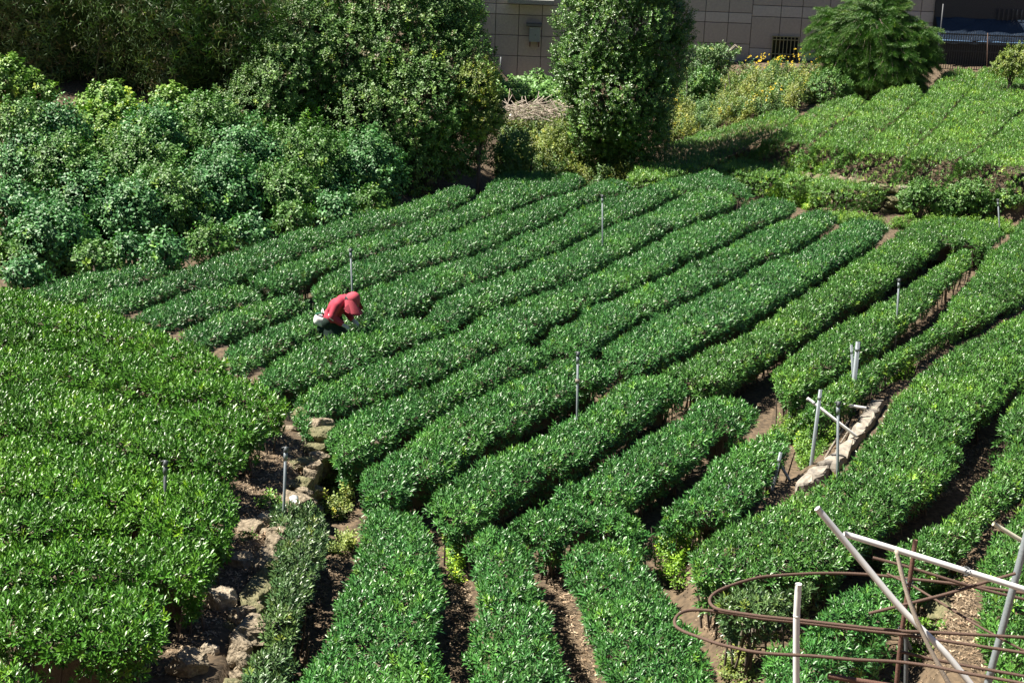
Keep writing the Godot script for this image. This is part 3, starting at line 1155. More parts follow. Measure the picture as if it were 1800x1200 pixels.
func make_small_things() -> void:
	# pipe ring on the stone wall
	var ring := part("pipe_ring", tube_ring(0.052, 0.036, 0.05), mats.pvc, self, Vector3(-2.48, 0.76, -15.38))
	ring.rotation = Vector3(0.7, 0.3, 0.1)
	tag(ring, "small white pipe ring lying at the foot of the terrace wall", "pipe")
	# heap of cut branches
	var st := begin()
	for k in 170:
		var c := Vector3(rng.randf_range(-0.95, 0.95), rng.randf_range(0.9, 1.45), rng.randf_range(-0.5, 0.5))
		c.y -= absf(c.x) * 0.12
		var dir := Vector3(rng.randfn(), rng.randfn() * 0.28 - 0.12, rng.randfn() * 0.5).normalized() * rng.randf_range(0.25, 0.75)
		tube(st, [c - dir, c + Vector3(rng.randfn(), rng.randfn(), rng.randfn()) * 0.05, c + dir], [0.013, 0.01, 0.004], 4, false)
	var heap := part("brush_pile", done(st), mats.bamboo, self, Vector3(0.5, 0.3, -45.5))
	tag(heap, "heap of dry grey cut branches between the trees", "brush pile", "", "stuff")
	# bare branched bush
	var bare := thing("bare_bush", Vector3(6.8, 1.4, -52.3), "half dead bush with arching bare branches by the tiled wall", "bush")
	for k in 11:
		var lean := Vector3(rng.randf_range(-1.1, 1.1), 0, rng.randf_range(-0.5, 0.5))
		var h := rng.randf_range(0.9, 1.9)
		part("branch", tube_mesh([Vector3(0, -0.1, 0), lean * 0.3 + Vector3(0, h * 0.7, 0), lean * 0.8 + Vector3(0, h, 0), lean * 1.25 + Vector3(0, h * 0.75, 0)], [0.03, 0.024, 0.016, 0.006], 5), mats.bamboo, bare)
	var buf := PackedFloat32Array()
	for k in 500:
		var p := Vector3(rng.randfn() * 0.45, 0.4 + rng.randf() * 1.3, rng.randfn() * 0.3)
		put(buf, p, Vector3(rng.randfn(), 1, rng.randfn()), rng.randf() * TAU, rng.randf_range(0.8, 1.4), shade(Color(0.1, 0.2, 0.07), 0.0))
	copies("leaves", sprays.leafy, mats.soft, buf, bare)
	# log in the hollow
	var log_ := part("log", tube_mesh([Vector3(-0.5, 0, 0), Vector3(0, 0.02, 0), Vector3(0.55, -0.01, 0.05)], [0.06, 0.065, 0.05], 9), mats.oldwood, self, Vector3(10.75, 0.75, -37.9))
	tag(log_, "weathered log lying before the dark hollow", "log")

func tube_ring(outer: float, inner: float, length: float) -> ArrayMesh:
	var st := begin(false)
	var n := 20
	for k in n:
		var a := Vector3(cos(TAU * k / n), sin(TAU * k / n), 0)
		var b := Vector3(cos(TAU * (k + 1) / n), sin(TAU * (k + 1) / n), 0)
		var z := Vector3(0, 0, length * 0.5)
		quad(st, a * outer - z, b * outer - z, b * outer + z, a * outer + z)
		quad(st, b * inner - z, a * inner - z, a * inner + z, b * inner + z)
		quad(st, a * inner + z, a * outer + z, b * outer + z, b * inner + z)
		quad(st, b * inner - z, b * outer - z, a * outer - z, a * inner - z)
	return done(st)

# ---------------------------------------------------------------- the picker
func make_person() -> void:
	var red := grainy(Color(0.36, 0.03, 0.06), Color(0.48, 0.05, 0.085), 0.02, 6.0, 0.8, 3.0, 40)
	var hatred := grainy(Color(0.42, 0.055, 0.085), Color(0.52, 0.08, 0.11), 0.02, 6.0, 0.85, 2.0, 41)
	var green := grainy(Color(0.006, 0.024, 0.017), Color(0.012, 0.038, 0.026), 0.02, 5.0, 0.8, 3.0, 42)
	var skin := plain(Color(0.42, 0.24, 0.16), 0.55)
	var glove := grainy(Color(0.5, 0.5, 0.45), Color(0.72, 0.72, 0.66), 0.03, 10.0, 0.9, 3.0, 43)
	var boot := plain(Color(0.02, 0.02, 0.022), 0.5)
	var hip := 0.95
	var t := thing("person", Vector3(-3.02, 0.0, -22.67), "person in a red jacket and red sun hat bending over the tea to pick", "person")
	t.rotation.y = deg_to_rad(-20.0)
	var o := Vector3(0, hip, 0)
	var head_c := o + Vector3(0.385, 0.285, 0.0)
	# body: one surface from head to feet
	part("body", blended([
		[o + Vector3(0, -0.04, -0.05), o + Vector3(0, -0.04, 0.05), 0.11, 0.11],
		[o, o + Vector3(0.11, 0.16, 0), 0.1, 0.11], [o + Vector3(0.11, 0.16, 0), o + Vector3(0.22, 0.25, 0), 0.11, 0.09],
		[o + Vector3(0.22, 0.25, 0), head_c, 0.055, 0.05], [head_c, head_c + Vector3(0.05, -0.05, 0), 0.088, 0.075],
		[head_c + Vector3(0.095, -0.03, 0), head_c + Vector3(0.1, -0.05, 0), 0.016, 0.018],
		[o + Vector3(0, -0.06, -0.09), o + Vector3(0.06, -0.48, -0.1), 0.085, 0.06], [o + Vector3(0.06, -0.48, -0.1), o + Vector3(0.0, -0.87, -0.1), 0.058, 0.04],
		[o + Vector3(0, -0.06, 0.09), o + Vector3(0.06, -0.48, 0.1), 0.085, 0.06], [o + Vector3(0.06, -0.48, 0.1), o + Vector3(0.0, -0.87, 0.1), 0.058, 0.04]], 0.018, 0.012), skin, t)
	# jacket with both sleeves
	var jacket := part("jacket", blended([
		[o + Vector3(0.0, -0.05, -0.07), o + Vector3(0.0, -0.05, 0.07), 0.13, 0.13],
		[o + Vector3(0.04, 0.0, 0), o + Vector3(0.12, 0.15, 0), 0.13, 0.14], [o + Vector3(0.11, 0.14, -0.06), o + Vector3(0.21, 0.25, -0.1), 0.115, 0.095],
		[o + Vector3(0.11, 0.14, 0.06), o + Vector3(0.21, 0.25, 0.1), 0.115, 0.095], [o + Vector3(0.21, 0.26, 0), o + Vector3(0.335, 0.275, 0), 0.1, 0.075],
		[o + Vector3(0.005, 0.05, -0.1), o + Vector3(0.0, 0.04, 0.1), 0.05, 0.06], [o + Vector3(0.04, 0.12, 0.12), o + Vector3(0.1, 0.19, 0.13), 0.04, 0.04],
		[o + Vector3(0.21, 0.23, 0.16), o + Vector3(0.13, 0.03, 0.215), 0.08, 0.066], [o + Vector3(0.13, 0.03, 0.215), o + Vector3(0.27, -0.08, 0.16), 0.07, 0.052],
		[o + Vector3(0.1, 0.0, 0.19), o + Vector3(0.13, -0.03, 0.22), 0.05, 0.045],
		[o + Vector3(0.21, 0.23, -0.16), o + Vector3(0.18, 0.03, -0.215), 0.08, 0.066], [o + Vector3(0.18, 0.03, -0.215), o + Vector3(0.31, -0.07, -0.14), 0.066, 0.05]], 0.016, 0.012), red, t)
	# white piping round the sleeve and hem
	for q in [[Vector3(-0.1, 0.11, 0.1), Vector3(-0.03, 0.03, 0.165), Vector3(0.03, -0.02, 0.165)], [Vector3(-0.13, 0.07, 0.08), Vector3(-0.07, -0.01, 0.155), Vector3(0.0, -0.06, 0.16)], [Vector3(0.1, 0.08, 0.27), Vector3(0.13, 0.02, 0.285), Vector3(0.19, -0.02, 0.275)]]:
		part("piping", tube_mesh([o + q[0], o + q[1], o + q[2]], [0.007, 0.007, 0.007], 6), mats.pvc, jacket)
	# apron and trousers
	part("trousers", blended([
		[o + Vector3(0, -0.1, -0.07), o + Vector3(0, -0.1, 0.07), 0.15, 0.15],
		[o + Vector3(0.0, -0.12, -0.09), o + Vector3(0.07, -0.48, -0.1), 0.115, 0.085], [o + Vector3(0.07, -0.48, -0.1), o + Vector3(0.0, -0.82, -0.1), 0.08, 0.065],
		[o + Vector3(0.0, -0.12, 0.09), o + Vector3(0.07, -0.48, 0.1), 0.115, 0.085], [o + Vector3(0.07, -0.48, 0.1), o + Vector3(0.0, -0.82, 0.1), 0.08, 0.065]], 0.02, 0.015), green, t)
	var st := begin()
	var rows := []
	for j in 9:
		var row := []
		for i in 13:
			var a := lerpf(-1.9, 1.9, i / 12.0)
			var f := j / 8.0
			var rr := 0.175 + 0.09 * f + 0.012 * sin(a * 9.0 + j) * f
			row.append(o + Vector3(cos(a) * rr * 0.95 + 0.02 + 0.06 * f, -0.03 - 0.5 * f, sin(a) * rr))
		rows.append(row)
	for j in 8:
		for i in 12:
			quad(st, rows[j + 1][i], rows[j][i], rows[j][i + 1], rows[j + 1][i + 1])
			quad(st, rows[j + 1][i + 1] * 1.0 + Vector3(-0.006, 0, 0), rows[j][i + 1] + Vector3(-0.006, 0, 0), rows[j][i] + Vector3(-0.006, 0, 0), rows[j + 1][i] + Vector3(-0.006, 0, 0))
	part("apron", done(st), green, t)
	for s in [-1.0, 1.0]:
		part("boot", blended([[o + Vector3(0.0, -0.8, 0.1 * s), o + Vector3(-0.01, -0.9, 0.1 * s), 0.06, 0.055], [o + Vector3(-0.02, -0.91, 0.1 * s), o + Vector3(0.14, -0.915, 0.1 * s), 0.05, 0.042]], 0.014, 0.01), boot, t)
		# gloved hand: palm, four fingers reaching for a shoot and a thumb
		var w: Vector3 = o + (Vector3(0.29, -0.095, 0.16) if s > 0 else Vector3(0.33, -0.085, -0.14))
		var f := Vector3(0.9, -0.4, -0.12 * s).normalized()
		var side := Vector3(0, 0, 1)
		var dn := Vector3(-0.35, -0.9, 0).normalized()
		var prims := [[w - f * 0.03, w + f * 0.05, 0.034, 0.03], [w + f * 0.05 - side * 0.022, w + f * 0.085 - side * 0.026, 0.019, 0.017], [w + f * 0.05 + side * 0.022, w + f * 0.085 + side * 0.026, 0.019, 0.017]]
		for k in 4:
			var b := w + f * 0.09 + side * (k - 1.5) * 0.02
			var len: float = [0.032, 0.038, 0.035, 0.027][k]
			var m := b + (f * 0.85 + dn * 0.35).normalized() * len
			prims.append([b, m, 0.0105, 0.0098])
			prims.append([m, m + (f * 0.4 + dn).normalized() * len * 0.9, 0.0098, 0.0085])
		var th: Vector3 = w + f * 0.03 - side * 0.03 * s
		prims.append([th, th + (f - side * 0.6 * s + dn * 0.4).normalized() * 0.04, 0.013, 0.011])
		prims.append([th + (f - side * 0.6 * s + dn * 0.4).normalized() * 0.04, th + (f * 1.2 - side * 0.3 * s + dn * 0.9).normalized() * 0.065, 0.011, 0.009])
		part("glove", blended(prims, 0.006, 0.004), glove, t)
	# face parts, turned down to the bush
	var fwd := Vector3(0.8, -0.6, 0)
	for s in [-1.0, 1.0]:
		part("eye", blended([[head_c + fwd * 0.085 + Vector3(0, 0.02, 0.03 * s), head_c + fwd * 0.086 + Vector3(0, 0.02, 0.032 * s), 0.011, 0.011]], 0.004, 0.003), boot, t)
		part("ear", blended([[head_c + Vector3(0.0, -0.01, 0.085 * s), head_c + Vector3(-0.01, -0.04, 0.085 * s), 0.016, 0.012]], 0.006, 0.004), skin, t)
	part("mouth", tube_mesh([head_c + Vector3(0.085, -0.105, -0.022), head_c + Vector3(0.095, -0.108, 0), head_c + Vector3(0.085, -0.105, 0.022)], [0.005, 0.007, 0.005], 6), plain(Color(0.3, 0.1, 0.08), 0.6), t)
	part("hair", blended([[head_c + Vector3(-0.03, 0.02, -0.03), head_c + Vector3(-0.03, 0.02, 0.03), 0.082, 0.082]], 0.02, 0.01), boot, t)
	# hat: soft crown, long brim and a neck flap that hangs on the shoulders
	var hat := part("sun_hat", blended([[head_c + Vector3(0.0, 0.03, 0), head_c + Vector3(0.035, 0.045, 0), 0.108, 0.106], [head_c + Vector3(0.05, 0.0, 0), head_c + Vector3(0.06, -0.01, 0), 0.09, 0.085]], 0.016, 0.01), hatred, t)
	var bs := begin()
	for layer in [0.0, -0.008]:
		var br := []
		for j in 6:
			var row := []
			for i in 13:
				var a := lerpf(-1.5, 1.5, i / 12.0)
				var rr := 0.088 + 0.03 * j
				var p := Vector3(cos(a) * rr * (1.0 + 0.12 * j / 5.0), 0, sin(a) * rr * 0.95)
				p.y = -0.012 * j - absf(sin(a)) * 0.02 * j * 0.5 + layer
				row.append(head_c + Vector3(0.03, 0.01, 0) + p.rotated(Vector3.BACK, -0.75))
			br.append(row)
		for j in 5:
			for i in 12:
				if layer == 0.0:
					quad(bs, br[j][i], br[j][i + 1], br[j + 1][i + 1], br[j + 1][i])
				else:
					quad(bs, br[j + 1][i], br[j + 1][i + 1], br[j][i + 1], br[j][i])
	part("brim", done(bs), hatred, hat)
	var fs := begin()
	for layer in [1.0, 0.94]:
		var fr := []
		for j in 7:
			var row := []
			for i in 15:
				var a := lerpf(0.5, TAU - 0.5, i / 14.0)
				var f := j / 6.0
				var rr: float = (0.116 + 0.06 * f + 0.006 * sin(a * 7.0) * f) * layer
				var p := Vector3(cos(a) * rr, 0.035 - 0.21 * f * (1.0 - 0.35 * maxf(0.0, -cos(a))), sin(a) * rr * 1.05)
				row.append(head_c + p + Vector3(0.035 * f, 0, 0))
			fr.append(row)
		for j in 6:
			for i in 14:
				if layer == 1.0:
					quad(fs, fr[j][i], fr[j][i + 1], fr[j + 1][i + 1], fr[j + 1][i])
				else:
					quad(fs, fr[j + 1][i], fr[j + 1][i + 1], fr[j][i + 1], fr[j][i])
	part("neck_flap", done(fs), hatred, hat)
	# white picking bag at the hip, tied with a green cord
	var bag := thing("picking_bag", t.position + Vector3(-0.1, hip - 0.1, 0.14).rotated(Vector3.UP, t.rotation.y), "white bundled picking bag on the back of the picker", "bag")
	part("sack", blended([[Vector3(-0.05, 0.05, 0), Vector3(0.03, 0.04, 0.02), 0.075, 0.065], [Vector3(-0.06, 0.0, 0.01), Vector3(0.02, -0.04, 0.02), 0.07, 0.06]], 0.014, 0.012), mats.pvc, bag)
	part("dark_pouch", blended([[Vector3(0.0, -0.12, 0.0), Vector3(0.03, -0.2, 0.0), 0.08, 0.07]], 0.016, 0.01), green, bag)
	part("cord", tube_mesh([Vector3(-0.09, 0.13, 0.03), Vector3(-0.02, 0.15, 0.05), Vector3(0.06, 0.14, 0.03)], [0.014, 0.018, 0.014], 6), plain(Color(0.02, 0.16, 0.09), 0.7), bag)
const TERRACE_EDGE := [[-28, -13], [-25.9, -9.7], [-25.1, -8.36], [-23.7, -6.05], [-22.1, -4.5], [-20.5, -3.35], [-19, -3.1], [-18, -2.56], [-16, -2.56], [-13.4, -2.6], [-12, -2.47], [-8, -2.4]]
const WALL_EDGE := [[-36, 15], [-30.1, 11.1], [-26.7, 8.83], [-23.2, 6.73], [-21, 5.38], [-18.1, 3.96], [-16.9, 2.94], [-15.1, 2.09], [-12.9, 2.39], [-8, 2.6]]
const UPPER_WALL_EDGE := [[-30, 14], [-22, 9.5], [-17.7, 6.88], [-16.5, 6.05], [-15.1, 5.3], [-13.8, 4.67], [-12.5, 4.16], [-8, 3.6]]
const HILL_EDGE := [[-30, -46], [-2, -42.5], [2, -41.8], [3.5, -41.2], [6.7, -41.8], [8, -40], [9.3, -38.6], [10.8, -38.2], [12.1, -37.6], [13.5, -37], [18, -36], [30, -34]]
const BANK_EDGE := [[-30, -22], [-14, -24.8], [-9.5, -26.2], [-6.8, -28], [-5.1, -31.1], [-2.4, -35.9], [-1.2, -38.5], [0, -41], [1, -46], [2, -60]]
# canopy outlines of the tea hedges in metres (x, z): [base height (null follows the hill), tone, label, outline]
var hedges := [
	[0, "cool", "short tea row wedged between the shrub bank and the upper left terrace corner", PackedVector2Array([Vector2(-8.725, -24.096), Vector2(-8.514, -24.985), Vector2(-8.221, -25.373), Vector2(-7.662, -25.992), Vector2(-7.24, -26.427), Vector2(-6.802, -26.639), Vector2(-6.536, -26.22), Vector2(-6.657, -25.752), Vector2(-6.896, -25.323), Vector2(-7.18, -24.653), Vector2(-7.399, -24.179), Vector2(-7.599, -23.685), Vector2(-7.87, -23.456), Vector2(-8.337, -23.538)])],
	[0, "cool", "long tea row running right along the foot of the shrub bank", PackedVector2Array([Vector2(-7.642, -23.194), Vector2(-7.287, -24.314), Vector2(-6.977, -24.848), Vector2(-6.535, -25.994), Vector2(-6.21, -26.549), Vector2(-5.955, -27.307), Vector2(-5.678, -28.005), Vector2(-5.271, -28.812), Vector2(-4.847, -30.006), Vector2(-4.297, -30.459), Vector2(-3.805, -31.852), Vector2(-3.325, -32.47), Vector2(-2.703, -33.413), Vector2(-2.295, -34.359), Vector2(-1.939, -35.419), Vector2(-1.398, -36.169), Vector2(-0.985, -35.619), Vector2(-1.243, -34.206), Vector2(-1.698, -32.921), Vector2(-2.461, -31.284), Vector2(-3.289, -30.114), Vector2(-3.922, -28.886), Vector2(-4.324, -28.032), Vector2(-4.613, -27.142), Vector2(-4.939, -26.663), Vector2(-5.104, -26.088), Vector2(-5.16, -25.553), Vector2(-5.491, -25.119), Vector2(-5.872, -25.06), Vector2(-6.138, -24.569), Vector2(-6.498, -23.62), Vector2(-6.692, -23.078), Vector2(-7.198, -22.686)])],
	[0, "cool", "second tea row out from the shrub bank, its far end lying in tree shadow", PackedVector2Array([Vector2(-5.076, -25.827), Vector2(-4.875, -26.488), Vector2(-4.549, -26.962), Vector2(-4.261, -27.84), Vector2(-3.859, -28.683), Vector2(-3.228, -29.895), Vector2(-2.404, -31.049), Vector2(-1.604, -32.669), Vector2(-1.127, -34.084), Vector2(-0.882, -36.037), Vector2(-0.631, -37.853), Vector2(0.054, -38.361), Vector2(0.827, -38.354), Vector2(1.551, -38.247), Vector2(1.908, -37.542), Vector2(1.232, -36.003), Vector2(0.568, -35.017), Vector2(0.173, -34.272), Vector2(-0.296, -33.126), Vector2(-0.898, -32.212), Vector2(-1.231, -31.451), Vector2(-1.677, -30.347), Vector2(-2.08, -29.592), Vector2(-2.558, -28.855), Vector2(-2.967, -28.262), Vector2(-3.48, -27.281), Vector2(-3.745, -26.764), Vector2(-3.908, -26.012), Vector2(-4.103, -25.546), Vector2(-4.305, -25.177), Vector2(-4.603, -25.214), Vector2(-4.872, -25.426)])],
	[0, "cool", "third tea row from the shrub bank, starting behind the sprinkler pole over the picker", PackedVector2Array([Vector2(-3.808, -25.128), Vector2(-3.82, -25.42), Vector2(-3.652, -26.097), Vector2(-3.411, -27.006), Vector2(-2.913, -27.966), Vector2(-2.511, -28.599), Vector2(-2.032, -29.27), Vector2(-1.624, -30.068), Vector2(-1.179, -31.153), Vector2(-0.848, -31.9), Vector2(-0.25, -32.797), Vector2(0.215, -33.851), Vector2(0.635, -34.658), Vector2(1.294, -35.624), Vector2(1.879, -36.866), Vector2(2.099, -37.414), Vector2(2.5, -37.843), Vector2(2.995, -37.269), Vector2(3.075, -36.709), Vector2(2.531, -35.801), Vector2(2.073, -35.324), Vector2(1.418, -34.089), Vector2(0.883, -32.748), Vector2(0.372, -31.378), Vector2(-0.007, -30.766), Vector2(-0.332, -30.014), Vector2(-0.502, -29.428), Vector2(-0.842, -28.833), Vector2(-1.176, -28.412), Vector2(-1.499, -27.953), Vector2(-1.932, -27.152), Vector2(-2.245, -26.636), Vector2(-2.48, -26.237), Vector2(-2.832, -25.701), Vector2(-3.021, -25.332), Vector2(-3.355, -24.708), Vector2(-3.673, -24.781)])],
	[0, "cool", "very long tea row the red clad picker leans over, hooked at its far end", PackedVector2Array([Vector2(-4.585, -21.275), Vector2(-4.492, -21.789), Vector2(-4.27, -22.21), Vector2(-4.033, -22.715), Vector2(-3.857, -23.089), Vector2(-3.6, -23.744), Vector2(-3.495, -24.254), Vector2(-3.269, -24.443), Vector2(-2.768, -25.413), Vector2(-2.419, -25.938), Vector2(-2.196, -26.327), Vector2(-1.875, -26.834), Vector2(-1.448, -27.665), Vector2(-1.128, -28.115), Vector2(-0.796, -28.528), Vector2(-0.458, -29.111), Vector2(-0.289, -29.685), Vector2(0.034, -30.422), Vector2(0.409, -31.021), Vector2(0.915, -32.361), Vector2(1.446, -33.672), Vector2(2.094, -34.878), Vector2(2.58, -35.427), Vector2(3.087, -36.47), Vector2(3.739, -37.682), Vector2(4.581, -38.736), Vector2(5.172, -39.781), Vector2(5.581, -39.593), Vector2(5.912, -38.76), Vector2(6.157, -37.775), Vector2(6.155, -36.469), Vector2(5.967, -36.195), Vector2(5.635, -36.759), Vector2(5.199, -37.074), Vector2(4.445, -36.753), Vector2(4.101, -36.282), Vector2(3.671, -35.27), Vector2(3.065, -33.918), Vector2(2.642, -33.151), Vector2(2.192, -32.343), Vector2(1.575, -31.053), Vector2(1.075, -29.813), Vector2(0.661, -28.931), Vector2(0.166, -27.981), Vector2(-0.332, -27.036), Vector2(-0.701, -26.429), Vector2(-1.105, -25.797), Vector2(-1.477, -24.95), Vector2(-1.722, -24.36), Vector2(-2.124, -23.588), Vector2(-2.414, -23.081), Vector2(-2.6, -22.777), Vector2(-3.048, -22.444), Vector2(-3.276, -22.082), Vector2(-3.408, -21.743), Vector2(-3.64, -21.493), Vector2(-3.869, -20.77), Vector2(-3.944, -20.472), Vector2(-4.111, -20.226), Vector2(-4.35, -20.564)])],
	[0, "cool", "tea row with a thin sprinkler pole standing in it above the field centre", PackedVector2Array([Vector2(-1.634, -23.585), Vector2(-1.459, -24.673), Vector2(-1.091, -25.502), Vector2(-0.67, -26.168), Vector2(-0.293, -26.765), Vector2(0.201, -27.693), Vector2(0.692, -28.625), Vector2(1.103, -29.488), Vector2(1.596, -30.644), Vector2(2.21, -31.965), Vector2(2.637, -32.686), Vector2(3.069, -33.436), Vector2(3.666, -34.751), Vector2(4.045, -35.726), Vector2(4.431, -36.351), Vector2(5.146, -36.658), Vector2(5.525, -36.497), Vector2(5.65, -35.822), Vector2(5.499, -35.264), Vector2(4.987, -34.293), Vector2(4.256, -33.124), Vector2(3.844, -32.395), Vector2(3.408, -31.689), Vector2(2.979, -30.716), Vector2(2.631, -29.918), Vector2(2.119, -28.917), Vector2(1.786, -28.199), Vector2(1.345, -27.211), Vector2(0.904, -26.547), Vector2(0.494, -25.958), Vector2(0.143, -25.357), Vector2(-0.283, -24.689), Vector2(-0.623, -24.138), Vector2(-0.893, -23.473), Vector2(-1.019, -23.066), Vector2(-1.313, -23.165)])],
	[0, "cool", "tea row between the centre pole row and the row ending at the round stone", PackedVector2Array([Vector2(-0.89, -22.98), Vector2(-0.811, -23.377), Vector2(-0.584, -23.882), Vector2(-0.227, -24.425), Vector2(0.176, -25.076), Vector2(0.524, -25.665), Vector2(0.93, -26.242), Vector2(1.366, -26.891), Vector2(1.803, -27.858), Vector2(2.132, -28.559), Vector2(2.639, -29.536), Vector2(2.983, -30.315), Vector2(3.407, -31.264), Vector2(3.837, -31.953), Vector2(4.243, -32.663), Vector2(4.932, -33.657), Vector2(5.466, -34.529), Vector2(5.89, -35.492), Vector2(6.144, -35.922), Vector2(6.674, -35.876), Vector2(7.088, -35.358), Vector2(6.991, -34.828), Vector2(6.503, -33.89), Vector2(6.034, -33.129), Vector2(5.422, -32.37), Vector2(5.127, -31.696), Vector2(4.724, -30.909), Vector2(4.204, -29.969), Vector2(3.539, -28.896), Vector2(3.092, -27.922), Vector2(2.675, -27.053), Vector2(2.262, -26.405), Vector2(1.904, -25.875), Vector2(1.535, -25.279), Vector2(1.253, -24.719), Vector2(0.95, -24.102), Vector2(0.622, -23.579), Vector2(0.423, -23.058), Vector2(0.278, -22.498), Vector2(0.046, -22.205), Vector2(-0.233, -22.265), Vector2(-0.57, -22.582)])],
	[0, "cool", "tea row whose far end touches the round pale stone below the hill", PackedVector2Array([Vector2(0.391, -22.447), Vector2(0.586, -23.046), Vector2(0.867, -23.577), Vector2(1.243, -24.447), Vector2(1.542, -24.999), Vector2(1.919, -25.584), Vector2(2.276, -26.146), Vector2(2.682, -26.736), Vector2(3.094, -27.586), Vector2(3.531, -28.488), Vector2(4.186, -29.532), Vector2(4.706, -30.504), Vector2(5.104, -31.271), Vector2(5.395, -31.928), Vector2(5.998, -32.668), Vector2(6.46, -33.408), Vector2(6.926, -34.318), Vector2(7.373, -34.616), Vector2(7.765, -34.27), Vector2(7.818, -33.732), Vector2(7.435, -33.064), Vector2(6.935, -32.023), Vector2(6.451, -31.04), Vector2(5.831, -29.812), Vector2(5.33, -29.353), Vector2(4.882, -28.61), Vector2(4.36, -27.553), Vector2(3.727, -26.543), Vector2(3.267, -25.829), Vector2(2.822, -25.068), Vector2(2.434, -24.505), Vector2(2.063, -23.855), Vector2(1.703, -23.096), Vector2(1.523, -22.6), Vector2(1.367, -22.061), Vector2(1.1, -21.806), Vector2(0.784, -21.984), Vector2(0.51, -22.17)])],
	[0, "cool", "broad tea row ending right below the ruined stones under the hill", PackedVector2Array([Vector2(1.408, -22.162), Vector2(1.702, -22.757), Vector2(2.065, -23.602), Vector2(2.442, -24.241), Vector2(2.827, -24.793), Vector2(3.268, -25.538), Vector2(3.723, -26.238), Vector2(4.348, -27.225), Vector2(4.863, -28.259), Vector2(5.306, -28.985), Vector2(5.801, -29.433), Vector2(6.412, -30.631), Vector2(6.889, -31.59), Vector2(7.381, -32.604), Vector2(7.745, -33.384), Vector2(8.245, -33.678), Vector2(8.722, -33.501), Vector2(8.856, -32.939), Vector2(8.629, -32.392), Vector2(7.982, -31.193), Vector2(7.428, -30.138), Vector2(6.978, -29.472), Vector2(6.282, -28.098), Vector2(5.7, -27.027), Vector2(5.264, -26.258), Vector2(4.825, -25.444), Vector2(4.305, -24.583), Vector2(3.975, -24.051), Vector2(3.557, -23.526), Vector2(3.073, -22.709), Vector2(2.785, -22.216), Vector2(2.465, -21.767), Vector2(2.13, -21.332), Vector2(1.893, -21.155), Vector2(1.709, -21.338), Vector2(1.481, -21.763)])],
	[0, "warm", "long tea row bending round to the right at its far end under the dark hedge", PackedVector2Array([Vector2(2.295, -21.176), Vector2(2.622, -21.514), Vector2(2.955, -22.08), Vector2(3.406, -22.72), Vector2(3.851, -23.184), Vector2(4.207, -23.938), Vector2(4.471, -24.343), Vector2(4.863, -25.169), Vector2(5.265, -25.962), Vector2(5.722, -26.675), Vector2(6.091, -27.316), Vector2(6.381, -28.018), Vector2(6.96, -29.105), Vector2(7.366, -29.696), Vector2(7.95, -30.785), Vector2(8.779, -32.357), Vector2(9.348, -33.289), Vector2(9.853, -33.914), Vector2(10.622, -34.194), Vector2(11.205, -33.832), Vector2(11.61, -33.381), Vector2(11.535, -32.856), Vector2(10.966, -31.776), Vector2(10.54, -31.235), Vector2(10.264, -31.594), Vector2(9.943, -31.596), Vector2(9.843, -31.697), Vector2(9.469, -31.049), Vector2(9.184, -30.383), Vector2(8.547, -29.472), Vector2(7.88, -28.258), Vector2(7.517, -27.493), Vector2(7.193, -27.079), Vector2(6.586, -26.118), Vector2(6.135, -25.515), Vector2(5.87, -25.001), Vector2(5.508, -24.23), Vector2(4.974, -23.406), Vector2(4.633, -22.851), Vector2(4.343, -22.262), Vector2(4.078, -21.884), Vector2(3.762, -21.303), Vector2(3.421, -20.773), Vector2(3.136, -20.461), Vector2(2.857, -20.427), Vector2(2.669, -20.68), Vector2(2.387, -20.927)])],
	[0, "warm", "tea row with a rounded far tip and a sprinkler pole beside the paired pipes", PackedVector2Array([Vector2(3.984, -21.185), Vector2(4.253, -21.723), Vector2(4.541, -22.224), Vector2(4.736, -22.635), Vector2(5.11, -23.253), Vector2(5.623, -24.1), Vector2(6.049, -24.681), Vector2(6.583, -25.541), Vector2(7.222, -26.426), Vector2(7.704, -27.248), Vector2(8.341, -28.381), Vector2(9, -29.495), Vector2(9.526, -30.496), Vector2(9.945, -31.074), Vector2(10.105, -30.931), Vector2(9.935, -30.074), Vector2(9.597, -29.232), Vector2(9.098, -28.26), Vector2(8.66, -27.533), Vector2(8.142, -26.479), Vector2(7.715, -25.626), Vector2(7.166, -24.613), Vector2(6.695, -23.747), Vector2(6.196, -22.894), Vector2(5.773, -22.29), Vector2(5.316, -21.678), Vector2(5.003, -21.254), Vector2(4.697, -20.734), Vector2(4.396, -20.289), Vector2(4.17, -20.315), Vector2(4.016, -20.678)])],
	[0, "warm", "last tea row of the middle field, just above the flat topped stone wall", PackedVector2Array([Vector2(4.175, -19.539), Vector2(4.326, -19.912), Vector2(4.603, -20.475), Vector2(5.037, -21.114), Vector2(5.436, -21.603), Vector2(5.824, -22.109), Vector2(6.339, -22.815), Vector2(6.795, -23.481), Vector2(7.245, -24.144), Vector2(7.81, -25.203), Vector2(8.395, -26.603), Vector2(8.878, -27.43), Vector2(9.418, -28.553), Vector2(9.932, -29.702), Vector2(10.334, -30.689), Vector2(11.022, -31.668), Vector2(11.946, -33.704), Vector2(12.498, -34.618), Vector2(13.157, -35.306), Vector2(10.474, -27.54), Vector2(9.731, -26.335), Vector2(9.403, -26.161), Vector2(8.909, -25.283), Vector2(8.434, -24.754), Vector2(7.682, -23.917), Vector2(7.163, -23.292), Vector2(6.767, -22.708), Vector2(6.376, -22.026), Vector2(6.02, -21.588), Vector2(5.673, -20.881), Vector2(5.189, -20.014), Vector2(4.846, -19.592), Vector2(4.53, -19.332), Vector2(4.228, -19.249)])],
